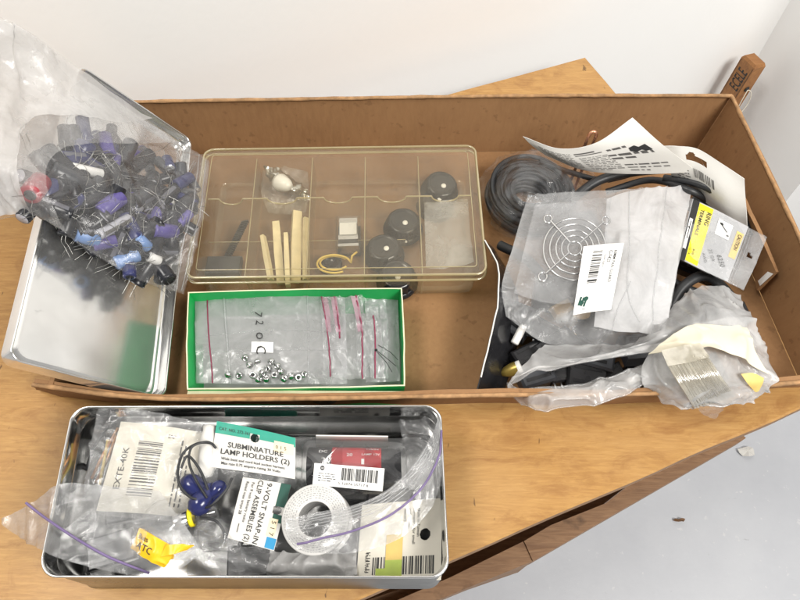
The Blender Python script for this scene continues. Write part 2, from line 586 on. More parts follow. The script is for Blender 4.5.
class Ink:
    """marks laid on a Surf; x right, y down, in metres from the card's top left corner (or in fractions when frac)"""
    def __init__(self, surf, off=.00025):
        self.S = surf; self.mb = MB(); self.off = off

    def _put(self, V, F):
        self.mb.add([self.S.s(x / self.S.W, y / self.S.H, self.off) for x, y in V], F)

    def text(self, s, x, y, size, rot=0.0, bold=False, align='l', stretch=1.0):
        V, F = text_mesh(s, bold)
        if not len(V):
            return self
        V = V * size; V[:, 0] *= stretch
        if align == 'c':
            V[:, 0] -= (V[:, 0].max() + V[:, 0].min()) / 2
        a = R_(rot); ca, sa = math.cos(a), math.sin(a)
        self._put([(x + vx * ca + (-vy) * (-sa) * 1, y + vx * sa + (-vy) * ca) for vx, vy in V], F)
        return self

    def rect(self, x, y, w, h, rot=0.0, n=6):
        a = R_(rot); ca, sa = math.cos(a), math.sin(a)
        V, F = [], []
        nx = n if w >= h else 1; ny = n if h > w else 1
        for j in range(ny + 1):
            for i in range(nx + 1):
                p, q = w * i / nx, h * j / ny
                V.append((x + p * ca - q * sa, y + p * sa + q * ca))
        for j in range(ny):
            for i in range(nx):
                b = j * (nx + 1) + i
                F.append((b, b + 1, b + nx + 2, b + nx + 1))
        self._put(V, F); return self

    def disc(self, x, y, r, n=18):
        self._put([(x + r * math.cos(2 * math.pi * k / n), y + r * math.sin(2 * math.pi * k / n)) for k in range(n)], [tuple(range(n))])
        return self

    def poly(self, pts):
        self._put(pts, [tuple(range(len(pts)))]); return self

    def barcode(self, x, y, w, h, rot=0.0, n=30, seed=1):
        r = random.Random(seed); a = R_(rot); ca, sa = math.cos(a), math.sin(a)
        p = 0.0; ws = []
        while len(ws) < 2 * n:
            ws.append(r.choice((1, 1, 1, 2, 2, 3)))
        tot = sum(ws)
        for k, q in enumerate(ws):
            if k % 2 == 0:
                self.rect(x + p / tot * w * ca, y + p / tot * w * sa, q / tot * w, h, rot, 3)
            p += q
        return self

    def smallprint(self, x, y, w, h, lines, rot=0.0, seed=1, fill=.62):
        """rows too small to read: short dashes the size of words"""
        r = random.Random(seed); a = R_(rot); ca, sa = math.cos(a), math.sin(a)
        lh = h / lines
        for k in range(lines):
            p = 0.0; end = w * (1 if k < lines - 1 else r.uniform(.4, .8)) * r.uniform(.9, 1)
            while p < end:
                q = lh * r.uniform(.5, 2.6); q = min(q, end - p)
                hh = lh * fill * r.uniform(.6, 1)
                X, Y = p, k * lh + lh * (1 - fill)
                self.rect(x + X * ca - Y * sa, y + X * sa + Y * ca, q, hh * .7, rot, 2)
                p += q + lh * r.uniform(.3, .55)
        return self

    def build(self, name, m_, parent):
        return self.mb.build(name, m_, parent)


def ctr(surf):
    P = surf.P.reshape(-1, 3)
    return np.array([P[:, 0].mean(), P[:, 1].mean(), P[:, 2].min()])


def card(name, label, cat, surf, m_, t=.0005, hole=None, group=None, part='card'):
    th = thing(name, label, cat, ctr(surf), group)
    surf.sheet(MB(), t, 0, hole).build(part, m_, th)
    return th


def rows(spec):
    return [[at(*p) for p in r] for r in spec]


def bag(name, label, cat, spec, m_, nu=56, nv=56, wr=.002, seed=0, drop=.006, freq=45, group=None, crease=1.0, spec_is_pts=False):
    """a clear bag: front sheet with creases, back sheet below it, joined round the rim"""
    S = Surf(spec if spec_is_pts else rows(spec), nu, nv, wr, seed, freq, False, crease)
    th = thing(name, label, cat, ctr(S), group)
    mb = MB(); mb.grid(S.P)
    if drop:
        B = S.P.copy()
        for j in range(nv):
            for i in range(nu):
                u, v = i / (nu - 1), j / (nv - 1)
                k = min(1, 6 * min(u, 1 - u, v, 1 - v))
                B[j, i] = B[j, i] - np.array([0, 0, drop * (.08 + .92 * k)])
        mb.grid(B)
    mb.build('film', m_, th)
    return th, S


# ================================================================== the room
pt = R_(21.9)
U = np.array([math.cos(pt), math.sin(pt), 0]); NN = np.array([-math.sin(pt), math.cos(pt), 0])
T0 = at(570, 61, 0)                                  # back right corner of the table top
FLOORZ = -.74


def tab(u, n, z=0.0):
    return T0 + U * u + NN * n + np.array([0, 0, z])


def struct(o):
    o['kind'] = 'structure'
    return o


WP = T0 + NN * .052
corner = (on_plane(790.8, 0, WP, NN) + on_plane(762.4, 48.6, WP, NN)) / 2
edge = on_plane(795, 190, corner, U)
cu_ = float((corner - T0) @ U); en_ = float((edge - T0) @ NN)


def slab(a, b, n0, n1, z0, z1):
    mb = MB()
    P = [tab(a, n0), tab(b, n0), tab(b, n1), tab(a, n1)]
    return mb.prism([(p[0], p[1]) for p in P], z0, z1)


struct(slab(-2.6, cu_, .052, .17, FLOORZ, 1.9).build('wall', M_WALL))
struct(slab(cu_, 2.6, en_, .17, FLOORZ, 1.9).build('wall', M_WALL))
mb = MB(); mb.box((0.3, .2, FLOORZ - .03), (6, 6, .06)); struct(mb.build('floor', M_FLOOR))

# paper scraps on the floor
def scrap(name, label, px, r, m_, seed, cat, sq=1.0):
    rr = random.Random(seed)
    c = at(px[0], px[1], FLOORZ)
    n = 11
    P0 = []
    for k in range(n):
        a = 2 * math.pi * k / n
        q = r * rr.uniform(.6, 1.15)
        P0.append((c[0] + q * math.cos(a), c[1] + q * math.sin(a) * sq, FLOORZ + rr.uniform(.002, .012)))
    top = P0; bot = [(x, y, z - .001) for x, y, z in top]
    ct = (c[0], c[1], FLOORZ + .009); cb = (c[0], c[1], FLOORZ + .008)
    mb = MB()
    vs = top + bot + [ct, cb]
    fs = [(i, (i + 1) % n, 2 * n) for i in range(n)] + [(n + (i + 1) % n, n + i, 2 * n + 1) for i in range(n)] + [(i, (i + 1) % n, n + (i + 1) % n, n + i) for i in range(n)]
    mb.add(vs, fs)
    o = mb.build(name, m_)
    return tag(o, label, cat)


scrap('paper_scrap', 'crumpled scrap of white paper on the grey floor', (746, 452), .017, M_PAPER, 3, 'paper scrap', .75)
scrap('wood_chip', 'small brown wood chip lying on the grey floor', (678, 521), .010, M_FRAME, 5, 'wood chip', .35)
for k, (x, y) in enumerate(((655, 538), (712, 560), (756, 532), (668, 488))):
    pass

# ------------------------------------------------------------------ table
table = thing('table', 'orange brown varnished plywood table with worn edges under the trays', 'table', tab(-.5, -.22, FLOORZ))
mb = MB()
nb = 60
def wob(k, s):
    return .0012 * noise.noise(Vector((k * .35, s, 0))) + .0006 * noise.noise(Vector((k * 1.9, s, 3)))
outl = []
for k in range(nb + 1):
    outl.append(tab(-1.3 + 1.32 * k / nb, -.435 + wob(k, 1)))
for k in range(1, 20):
    outl.append(tab(.02 + wob(k, 2), -.435 + .435 * k / 20))
for k in range(nb + 1):
    outl.append(tab(.02 - 1.32 * k / nb, wob(k, 3)))
outl = [(p[0], p[1]) for p in outl]
n = len(outl)
cxy = np.array([np.mean([p[0] for p in outl]), np.mean([p[1] for p in outl])])
ins = []
for k, p in enumerate(outl):
    a = np.array(outl[k - 1]); b = np.array(outl[(k + 1) % n]); d = b - a; nrm = np.array([-d[1], d[0]]) / np.linalg.norm(d)
    ins.append(tuple(np.array(p) + nrm * .0015))
vs = [(x, y, -.013) for x, y in outl] + [(x, y, -.0012) for x, y in outl] + [(x, y, 0) for x, y in ins]
mb.add(vs, [tuple(range(n))[::-1]], 1)
mb.add(vs, [(i, (i + 1) % n, n + (i + 1) % n, n + i) for i in range(n)], 1)
mb.add(vs, [(n + i, n + (i + 1) % n, 2 * n + (i + 1) % n, 2 * n + i) for i in range(n)], 0)
mb.add(vs, [tuple(range(2 * n, 3 * n))], 0)
mb.build('tabletop', [M_TABLE, M_EDGE], table)
# lower frame seen under the front edge: two mitred boards and a dark shelf inside
ZF = -.10
def pxpoly(pp, z0, z1, m_, name):
    P = [at(x, y, z1) for x, y in pp]
    b = MB(); b.prism([(p[0], p[1]) for p in P], z0, z1)
    return b.build(name, m_, table)
pxpoly([(300, 657), (533, 561), (524, 541), (451, 577), (300, 642)], ZF - .018, ZF, M_FRAME, 'frame_board')
pxpoly([(533, 561), (746, 438), (742, 434), (690, 459), (619, 498), (551, 525), (524, 541)], ZF - .018, ZF + .0015, M_FRAME, 'frame_board')
P = [at(x, y, ZF - .09) for x, y in ((300, 648), (526, 558), (738, 440), (640, 340), (200, 470))]
mb = MB(); mb.prism([(p[0], p[1]) for p in P], ZF - .10, ZF - .09); mb.build('lower_shelf', M_FRAME, table)
# side boards of the lower frame
for a, b in (((300, 640), (532, 560)), ((532, 560), (697, 431))):
    A, B = at(*a, ZF - .018), at(*b, ZF - .018)
    d = (B - A) / np.linalg.norm(B - A); q = np.array([-d[1], d[0], 0]) * .012
    mb = MB(); mb.prism([(p[0], p[1]) for p in (A, B, B + q, A + q)], ZF - .09, ZF - .0185); mb.build('apron_board', M_FRAME, table)
mb = MB(); c = tab(-.45, -.2); mb.box((c[0], c[1], (FLOORZ + ZF - .1) / 2), (.09, .09, ZF - .1 - FLOORZ - .002), rotz(pt)); mb.build('pedestal', M_FRAME, table)

# ------------------------------------------------------------------ marked stick in the corner
st_top = on_plane(755, 59, corner - NN * .035, NN)
st_bot = np.array([st_top[0], st_top[1], FLOORZ + .004]) - U * .03
ax = st_top - st_bot; ax /= np.linalg.norm(ax)
th = thing('marked_stick', 'wooden stick with stamped letters and a string loop standing in the corner', 'stick', st_bot)
side = np.array([-.93, -.36, 0]); side -= ax * (side @ ax); side /= np.linalg.norm(side); oth = np.cross(ax, side)
# long faces: A faces the left front, B the right front
def stp(l, a, b):
    return st_top + ax * l + side * a + oth * b
w1, w2 = .0098, .0142
mb = MB()
L = np.linalg.norm(st_top - st_bot)
ring = lambda l, k: [stp(l, -w1 * k, -w2 * k), stp(l, w1 * k, -w2 * k), stp(l, w1 * k, w2 * k), stp(l, -w1 * k, w2 * k)]
rg = [ring(-L, 1), ring(-.004, 1), ring(0, .82)]
mb.add([p for r in rg for p in r], [(0, 3, 2, 1), (8, 9, 10, 11)] + [(j * 4 + i, j * 4 + (i + 1) % 4, (j + 1) * 4 + (i + 1) % 4, (j + 1) * 4 + i) for j in range(2) for i in range(4)])
mb.build('stick_body', M_STICK, th)
# the face that looks at the camera most carries the letters
faces = []
for dvec, wv, half in ((side, oth, (w1, w2)), (-side, oth, (w1, w2)), (oth, side, (w2, w1)), (-oth, side, (w2, w1))):
    vis = dvec @ (CAM - st_top)
    faces.append((vis, dvec, wv, half))
faces.sort(key=lambda q: -q[0])
left_face = min(faces[:2], key=lambda q: q[1] @ np.array([1.0, 0, 0]))
right_face = max(faces[:2], key=lambda q: q[1] @ np.array([1.0, 0, 0]))
vis, dv_, wv_, half = left_face
rt = wv_ if wv_[0] > 0 else -wv_
fc = st_top + dv_ * half[0]
A = fc - ax * .115 - rt * half[1]; B = fc - ax * .003 - rt * half[1]
Sst = Surf([[A, B], [A + rt * 2 * half[1], B + rt * 2 * half[1]]], 4, 4)
ik = Ink(Sst, .0004)
hh = 2 * half[1]
ik.text('ECELE', .068, hh * .82, hh * .90, 0, True, stretch=.46)
ik.rect(.004, hh * .05, .105, .0006).rect(.004, hh * .93, .105, .0006)
ik.build('lettering', M_INK, th)
vis, dv_, wv_, half = right_face
hp = st_top + dv_ * (half[0] + .0006) - ax * .04
mb = MB(); Mh = frame_z(dv_); mb.lathe([(0.0001, 0), (.0042, 0), (.0040, .0006), (.0001, .0007)], hp, Mh, 16); mb.build('string_hole', M_INK, th)
loop = []
rt = wv_ if wv_[0] > 0 else -wv_
for k in range(25):
    a = 2 * math.pi * k / 24
    loop.append(hp + dv_ * (.002 + .006 * math.sin(a / 2)) + rt * (.012 * math.sin(a)) * (1 if a < math.pi else .35) - ax * (.021 * (1 - math.cos(a))))
mb = MB(); mb.tube(loop, .0007, 6); mb.build('string', M_STRING, th)

# ------------------------------------------------------------------ cardboard tray
tray = thing('cardboard_tray', 'long open brown cardboard tray full of electronic parts on the table', 'cardboard tray', (0.03, .32, 0))
z0 = .0035
bBL, bBR = np.array([-.262, .446, z0]), np.array([.300, .458, z0])
bFR, bFL = np.array([.318, .199, z0]), np.array([-.244, .187, z0])
rBL, rBR = at(108, 103, .065), at(731, 96.5, .066)
rFR, rFL = np.array([.3305, .1845, .051]), at(33, 385, .058)


def wallsheet(bot, top, name, t=.0032, wr=.0012, seed=1):
    """bot, top: polylines"""
    S = Surf([bot, [(np.asarray(a) + np.asarray(b)) / 2 for a, b in zip(bot, top)], top], 70, 14, wr, seed, 14, False, .2)
    return S.sheet(MB(), t).build(name, M_CARD, tray)


lp = lambda a, b, t: a * (1 - t) + b * t
mb = MB()
Sf = Surf([[bBL, lp(bBL, bBR, .5), bBR], [lp(bBL, bFL, .5), (bBL + bFR) / 2, lp(bBR, bFR, .5)], [bFL, lp(bFL, bFR, .5) + np.array([0, -.003, 0]), bFR]], 60, 40, .0006, 3, 20)
Sf.sheet(mb, .003).build('tray_floor', M_CARD, tray)
wallsheet([bBL, lp(bBL, bBR, .33), lp(bBL, bBR, .66), bBR], [rBL, at(320, 99.5, .066), at(530, 96.5, .067), rBR], 'back_wall', seed=2)
wallsheet([bBR, lp(bBR, bFR, .5), bFR], [rBR, at(800, 240, .062), rFR], 'end_wall', seed=3)
wallsheet([bBL, lp(bBL, bFL, .5), bFL], [rBL, lp(rBL, rFL, .5) + np.array([.020, 0, 0]), rFL + np.array([.014, 0, 0])], 'end_wall', seed=4)
dz = np.array([0, 0, 0])
wallsheet([at(36, 391, z0), at(140, 405, z0), at(300, 406, z0), at(500, 405, z0), at(660, 404, z0), bFR],
          [rFL, at(150, 398.5, .050), at(300, 399, .050), at(500, 395.5, .050), at(660, 393.5, .050), rFR], 'front_wall', seed=5, wr=.0030)
def rim(pts, name='worn_rim'):
    c = catmull(np.array(pts), 60)
    c = np.array([p + np.array([0, 0, .0008 + .0005 * noise.noise(Vector(p) * 60)]) for p in c])
    MB().tube(c, [.0017 + .0006 * noise.noise(Vector(p) * 90) for p in c], 6).build(name, M_KRAFTEDGE, tray)
rim([rBL, at(320, 99.5, .066), at(530, 96.5, .067), rBR]); rim([rBR, at(800, 240, .062), rFR])
rim([rFL, at(150, 398.5, .050), at(300, 399, .050), at(500, 395.5, .050), at(660, 393.5, .050), rFR])
# crushed flap hanging at the front left corner
S = Surf(rows([[(40, 385, .05), (75, 391, .045), (120, 397, .042)], [(33, 387, .02), (60, 396, .008), (118, 403, .006)]]), 20, 10, .001, 2, 40)
S.sheet(MB(), .002).build('crushed_flap', M_CARD, tray)
# loose inner flap by the end wall, its printed edge showing white
S = Surf(rows([[(741, 196, .050), (757, 232, .046), (776, 272, .038)], [(733, 212, .022), (746, 246, .020), (757, 290, .016)]]), 24, 12, .0012, 5, 30)
fl = S.sheet(MB(), .003).build('inner_flap', M_CARD, tray)
ik = Ink(S, .0004); ik.poly([(S.W * .93, S.H * .30), (S.W * .995, S.H * .12), (S.W * .995, S.H * .80), (S.W * .93, S.H * .85)]); ik.build('printed_edge', M_PAPERW, fl)

# ------------------------------------------------------------------ leaning tin lid
LC = [np.array([-.272, .425, .120]), np.array([-.2105, .440, .0235]), np.array([-.187, .1795, .0095]), np.array([-.248, .1645, .107])]   # back left, back right, front right, front left


def lidp(s, t, h=0.0):
    p = (LC[0] * (1 - s) + LC[1] * s) * (1 - t) + (LC[3] * (1 - s) + LC[2] * s) * t
    return p + LN * h


LN = np.cross(LC[1] - LC[0], LC[0] - LC[3]); LN /= np.linalg.norm(LN)
if LN[2] < 0: LN = -LN
Lcent = sum(LC) / 4


def over_lid(x, y, dzz):
    return on_plane(x, y, Lcent + LN * dzz, LN)


def rrect(s0, s1, r, n=6, asp=1.0):
    """rounded rectangle in 0..1 x 0..1 ; returns (s,t) list"""
    out = []
    asp = asp or 1.0
    for cx, cy, a0 in ((1 - s1 - r, 1 - s1 * asp - r * asp, 0), (s1 + r, 1 - s1 * asp - r * asp, 90), (s1 + r, s1 * asp + r * asp, 180), (1 - s1 - r, s1 * asp + r * asp, 270)):
        for k in range(n + 1):
            a = R_(a0 + 90 * k / n)
            out.append((cx + r * math.cos(a), cy + r * asp * math.sin(a)))
    return out


lid = thing('tin_cover', 'shiny rectangular tin lid lying inside up across the tray corner', 'tin lid', (Lcent[0], Lcent[1], .02))
prof = [(0.0, .000), (-.002, .004), (-.002, .0105), (.001, .0118), (.008, .0112), (.011, .009), (.014, .0035), (.030, .0012), (.045, .0010), (.055, .0018), (.075, .0016)]
ringsL = []
for ins_, h in prof:
    ringsL.append([lidp(s, t, h) for s, t in rrect(0, ins_, .075, 6, .42)])
mb = MB(); Pg = np.array(ringsL)
mb.grid(Pg, 0, True, True)
mb.build('lip', M_LID, lid)
mb = MB()
Pp = [lidp(s, t, .0016) for s, t in rrect(0, .074, .075, 6, .42)]
Sl = Surf([[lidp(0.08, .035, .0016), lidp(.92, .035, .0016)], [lidp(.08, .965, .0016), lidp(.92, .965, .0016)]], 30, 60, .0005, 2, 22, True, .3)
nP = len(Pp)
cen = lidp(.5, .5, .0020)
rr_ = [[cen + (p - cen) * k for p in Pp] for k in (1, .75, .5, .25, .02)]
mb.grid(np.array(rr_), 0, True, True)
mb.build('lid_panel', M_LID, lid)

# ------------------------------------------------------------------ bag of capacitors
cap_rows = [
    [at(-45, 0, .215), at(30, 32, .185), over_lid(104, 92, .030), at(158, 127, .066), at(209, 160, .060)],
    [at(-45, 70, .190), at(25, 95, .155), over_lid(85, 140, .037), over_lid(140, 180, .042), at(205, 200, .062)],
    [at(-40, 150, .160), over_lid(14, 165, .034), over_lid(66, 195, .038), over_lid(122, 228, .042), at(196, 243, .058)],
    [at(-30, 225, .125), over_lid(33, 214, .022), over_lid(88, 250, .026), over_lid(141, 280, .030), at(184, 293, .040)],
]
cb, CS = bag('capacitor_bag', 'large clear plastic bag of capacitors lying over the tin lid', 'plastic bag', cap_rows, F_CAPS, 90, 80, .0030, 1, .028, 38, spec_is_pts=True)
# upper part of the bag is folded over several times and looks white
UF = Surf([[CS.s(u, v, .003 + .002 * (k % 2)) for k, u in enumerate((0, .08, .14, .19, .24 + .02 * math.sin(5 * v), max(.27, .66 - .75 * v + .04 * math.sin(9 * v + 1))))] for v in np.linspace(.01, .99, 8)], 60, 60, .0022, 12, 50)
mb = MB(); mb.grid(UF.P); mb.build('upper_fold', F_WHITE, cb)
UF2 = Surf([[CS.s(u, v, .0012 + .001 * (k % 2)) for k, u in enumerate((.05, .14, .22, .28, max(.31, .52 - .4 * v + .03 * math.sin(6 * v)), max(.40, .84 - .80 * v + .05 * math.sin(8 * v + 2))))] for v in np.linspace(.01, .99, 8)], 60, 60, .0018, 17, 60)
mb = MB(); mb.grid(UF2.P); mb.build('inner_fold', F_FOLD, cb)
# welded end seam
mb = MB(); CS.strip(mb, [(.955, .01), (.957, .5), (.955, .99)], .0012, .0004); CS.strip(mb, [(.985, .01), (.988, .5), (.985, .99)], .0010, .0004)
mb.build('seam', F_ZIPBAG, cb)


def cap_proto(r, L, sleeve, end, label, group, stripe=None):
    th = thing('capacitor', label, 'capacitor', (0, 0, 0), group)
    mb = MB()
    mb.lathe([(r * .55, -L / 2), (r * .86, -L / 2), (r, -L / 2 + r * .16), (r, -L / 2 + r * .3), (r * .93, -L / 2 + r * .46), (r, -L / 2 + r * .62), (r, L / 2 - r * .15), (r * .86, L / 2)], seg=20)
    mb.build('sleeve', sleeve, th)
    mb = MB(); mb.lathe([(r * .86, L / 2 - .0002), (r * .8, L / 2 + .0001), (.0001, L / 2 + .0002)], seg=20); mb.build('can_end', end, th)
    mb = MB(); mb.lathe([(.0001, -L / 2 + .0004), (r * .56, -L / 2 + .0003)], seg=16); mb.build('rubber_seal', M_RUBBER, th)
    if stripe is not None:
        mb = MB()
        Pst = np.array([[[(r + .00012) * math.cos(a), (r + .00012) * math.sin(a), z] for a in np.linspace(-.35, .35, 5)] for z in (-L / 2 + r * .7, L / 2 - r * .3)])
        mb.grid(Pst); mb.build('stripe', stripe, th)
    for sgn in (-1, 1):
        q = rnd.uniform(.003, .008); w = rnd.uniform(-.004, .004)
        ptsl = [(sgn * r * .35, 0, -L / 2), (sgn * r * .4, w * .2, -L / 2 - .004), (sgn * r * .4 + w, w * .6, -L / 2 - .004 - q * .6), (sgn * r * .4 + w * 2.2, w * 1.5, -L / 2 - .006 - q * 1.3)]
        mb = MB(); mb.tube(catmull(np.array(ptsl), 8), .00018, 5); mb.build('lead', M_WIRE, th)
    return th


def pose(o, p, axis, roll=0.0):
    M = frame_z(axis, roll)
    mm = Matrix.Identity(4)
    for i in range(3):
        for j in range(3):
            mm[i][j] = M[i, j]
        mm[i][3] = float(p[i])
    o.matrix_world = mm


def cap_at(proto, px, py, depth, ang, tilt, first):
    """put it under the front film where the photo shows it"""
    best = None
    nv, nu = CS.P.shape[:2]
    d = ray(px, py); d = d / np.linalg.norm(d)
    Q = CS.P - CAM
    dist = np.linalg.norm(Q - (Q @ d)[..., None] * d, axis=2)
    j, i = np.unravel_index(np.argmin(dist), dist.shape)
    n_ = CS.N[j, i]
    p = CS.P[j, i] - n_ * depth
    a = np.array([math.cos(ang), math.sin(ang), 0]); a = a - n_ * (a @ n_); a = a / np.linalg.norm(a) + n_ * tilt
    o = proto if first else copy_tree(proto)
    pose(o, p, a, rnd.uniform(0, 6))
    return o


GB = 'black capacitors tumbled in the clear bag'
protoA = cap_proto(.0050, .025, M_BLACKSLEEVE, M_GREYS, 'black electrolytic capacitor with thin leads jumbled in the clear bag', GB, M_STRIPE)
protoB = cap_proto(.0042, .018, M_DKGREY, M_STEEL, 'small dark grey capacitor with steel end jumbled in the clear bag', 'small dark grey capacitors in the clear bag', M_INKGREY)
protoC = cap_proto(.0062, .030, M_BLACKSLEEVE, M_DKGREY, 'fat black capacitor with black end in the clear bag', 'fat black capacitors in the clear bag', None)
protoD = cap_proto(.0048, .020, M_DARKBLUE, M_STEEL, 'navy blue capacitor half hidden among black ones in the clear bag', 'navy capacitors in the clear bag', M_STRIPE)
protoE = cap_proto(.0046, .019, M_VIOLET, M_STEEL, 'small violet capacitor with steel end scattered in the clear bag', 'small violet capacitors in the clear bag', M_STRIPE)
poly = [(58, 150), (78, 130), (104, 116), (152, 134), (192, 164), (190, 205), (180, 240), (174, 274), (156, 272), (130, 262), (100, 245), (70, 222), (52, 204), (44, 180)]


def inside(x, y, pg):
    c = False
    for k in range(len(pg)):
        (x1, y1), (x2, y2) = pg[k - 1], pg[k]
        if (y1 > y) != (y2 > y) and x < (x2 - x1) * (y - y1) / (y2 - y1) + x1:
            c = not c
    return c


spots = []
tries = 0
while len(spots) < 150 and tries < 6000:
    tries += 1
    x, y = rnd.uniform(44, 201), rnd.uniform(124, 272)
    if inside(x, y, poly) and all((x - a) ** 2 + (y - b) ** 2 > 6.6 ** 2 for a, b in spots):
        spots.append((x, y))
used = {}
for k, (x, y) in enumerate(spots):
    pr = rnd.choices((protoA, protoB, protoC, protoD, protoE), (5, 3, 2, 1.5, .55))[0]
    cap_at(pr, x, y, rnd.choice((.0105, .013, .016, .019)), rnd.uniform(0, 6.28), rnd.uniform(-.22, .22), pr.name not in used)
    used[pr.name] = 1
for pr in (protoA, protoB, protoC, protoD, protoE):
    if pr.name not in used:
        cap_at(pr, 120, 200, .02, 0, 0, True)
special = [
    (.0075, .032, M_BLACKSLEEVE, M_PAPERW, 'fat black capacitor with a white end, topmost in the clear bag', 66, 158, .0085, 2.75, .10, None),
    (.0070, .020, M_RED, M_RED, 'red capacitor at the edge of the clear bag', 45, 180, .008, 1.25, 0, None),
    (.0070, .014, M_DARKBLUE, M_DARKBLUE, 'short navy capacitor standing on end near the white ended one', 88, 142, .006, 1.6, 1.6, None),
    (.0062, .022, M_VIOLET, M_GREYS, 'bright violet capacitor in the middle of the clear bag', 117, 206, .0065, .45, .05, M_GREYS),
    (.0040, .028, M_GREYS, M_STEEL, 'long pale grey capacitor below the bright violet one', 119, 226, .0052, .50, 0, M_INKGREY),
    (.0060, .022, M_VIOLET, M_DARKBLUE, 'violet capacitor with a pale stripe near the lower seam of the clear bag', 170, 232, .0062, -.15, .05, M_GREYS),
    (.0058, .016, M_LBLUE, M_GREYS, 'pale blue capacitor at the lower edge of the clear bag', 90, 240, .0055, -.6, .1, None),
    (.0045, .014, M_LBLUE, M_STEEL, 'small pale blue capacitor among black ones near the bag tip', 145, 245, .006, -.6, .1, None),
    (.0050, .016, M_VIOLET, M_DKGREY, 'dull violet capacitor beside the pale blue one', 107, 247, .008, 0, 0, None),
    (.0038, .014, M_VIOLET, M_STEEL, 'thin violet capacitor close to the end seam of the bag', 185, 215, .0055, 1.1, 0, None),
    (.0055, .018, M_LBLUE, M_DKGREY, 'pale blue capacitor deep under black ones near the lid', 131, 262, .012, .3, 0, None),
    (.0036, .022, M_WHITEP, M_WHITEP, 'long white capacitor lying above the middle of the bag', 92, 166, .0055, .35, 0, None),
    (.0040, .010, M_WHITEP, M_WHITEP, 'short white component near the tip of the clear bag', 157, 259, .0045, -.2, 0, None),
    (.0066, .030, M_DKGREY, M_STEEL, 'long charcoal capacitor lying level below the white ended one', 78, 172, .008, .25, 0, None),
    (.0060, .024, M_DKGREY, M_GREYS, 'charcoal capacitor with a pale end leaning near the upper edge of the bag', 134, 148, .008, 1.4, .3, None),
    (.0064, .028, M_BLACKSLEEVE, M_GREYS, 'black capacitor with a pale end at the left of the heap below the red one', 66, 203, .008, .4, 0, None),
    (.0055, .022, M_VIOLET, M_DKGREY, 'violet capacitor near the upper edge of the heap', 112, 138, .008, 2.0, 0, M_STRIPE),
    (.0060, .026, M_DKGREY, M_DKGREY, 'charcoal capacitor in the middle right of the heap', 150, 190, .008, .9, 0, M_STRIPE),
    (.0062, .026, M_BLACKSLEEVE, M_STEEL, 'black capacitor with a bright end beside the seam of the bag', 188, 196, .0085, 1.15, 0, M_STRIPE),
    (.0060, .022, M_DARKBLUE, M_STEEL, 'navy capacitor with a bright end in the lower middle of the heap', 138, 222, .0085, -.7, 0, None),
    (.0050, .020, M_DARKBLUE, M_GREYS, 'dark violet blue capacitor at the upper right of the clear bag', 184, 175, .007, 1.0, 0, M_GREYS),
]
for (r, L, sl, en, lab, x, y, dp, an, ti, stp_) in special:
    pr = cap_proto(r, L, sl, en, lab, None, stp_)
    cap_at(pr, x, y, max(r + .0022, dp), an, ti * .5, True)
# loose lead wires on top
for k in range(40):
    while True:
        x, y = rnd.uniform(55, 200), rnd.uniform(130, 265)
        if inside(x, y, poly): break
    j = rnd.uniform(0, 6.28); ln = rnd.uniform(14, 40)
    pp = []
    for q in range(4):
        a = j + rnd.uniform(-.4, .4)
        X, Y = x + math.cos(a) * ln * (q / 3 - .5), y + math.sin(a) * ln * (q / 3 - .5)
        d = ray(X, Y); d = d / np.linalg.norm(d); Q = CS.P - CAM
        dist = np.linalg.norm(Q - (Q @ d)[..., None] * d, axis=2)
        jj, ii = np.unravel_index(np.argmin(dist), dist.shape)
        pp.append(CS.P[jj, ii] - np.array([0, 0, rnd.uniform(.0012, .004)]))
    mb = MB(); mb.tube(catmull(np.array(pp), 12), .00022, 5)
    tag(mb.build('lead_wire', M_WIRE), 'thin bright lead wire crossing the capacitors in the clear bag', 'wire', 'loose lead wires in the capacitor bag')

# ------------------------------------------------------------------ clear organizer box
OZ = .044
oTL, oTR, oBR, oBL = at(204, 149, OZ), at(476, 145, OZ), at(488, 275, OZ), at(184, 279, OZ)
og = thing('organizer_box', 'clear yellowed plastic compartment box with closed lid in the tray', 'organizer box', ((oTL + oBR) / 2) * np.array([1, 1, 0]) + np.array([0, 0, .0045]))


def oq(s, t, z):
    p = (oTL * (1 - s) + oTR * s) * (1 - t) + (oBL * (1 - s) + oBR * s) * t
    return np.array([p[0], p[1], z])


def orings(spec, n=5):
    return np.array([[oq(s, t, z) for s, t in rrect(0, i_, .035, n, 1.7)] for i_, z in spec])


mb = MB()
mb.grid(orings([(.055, .0075), (.03, .0062), (.028, .012), (.022, .0365)]), 0, True, True)
mb.grid(np.concatenate([orings([(.030, .0064)]), np.array([[oq(.5 + (s - .5) * .02, .5 + (t - .5) * .02, .0064) for s, t in rrect(0, .03, .035, 5, 1.7)]])]), 0, False, True)
mb.build('box_body', F_ORG, og)
mb = MB()
mb.grid(orings([(0.0, .0375), (0.0, .0425), (.003, .0438), (.012, .0440)]), 0, True, True)
Pin = orings([(.012, .0440)])[0]
cl = oq(.5, .5, .0440)
mb.grid(np.array([[cl + (p - cl) * k for p in Pin] for k in (1, .6, .2, .005)]), 0, False, True)
lid_o = mb.build('box_lid', F_ORG, og)
mb = MB()
for i_, z in ((.001, .0375), (.004, .0441)):
    mb.tube([oq(s, t, z) for s, t in rrect(0, i_, .035, 6, 1.7)], .0011, 6, closed=True)
mb.tube([oq(s, t, .0441) for s, t in rrect(0, .034, .012, 3, 1.7)], .0004, 6, closed=True)
mb.build('lid_rim', F_ORGEDGE, lid_o)
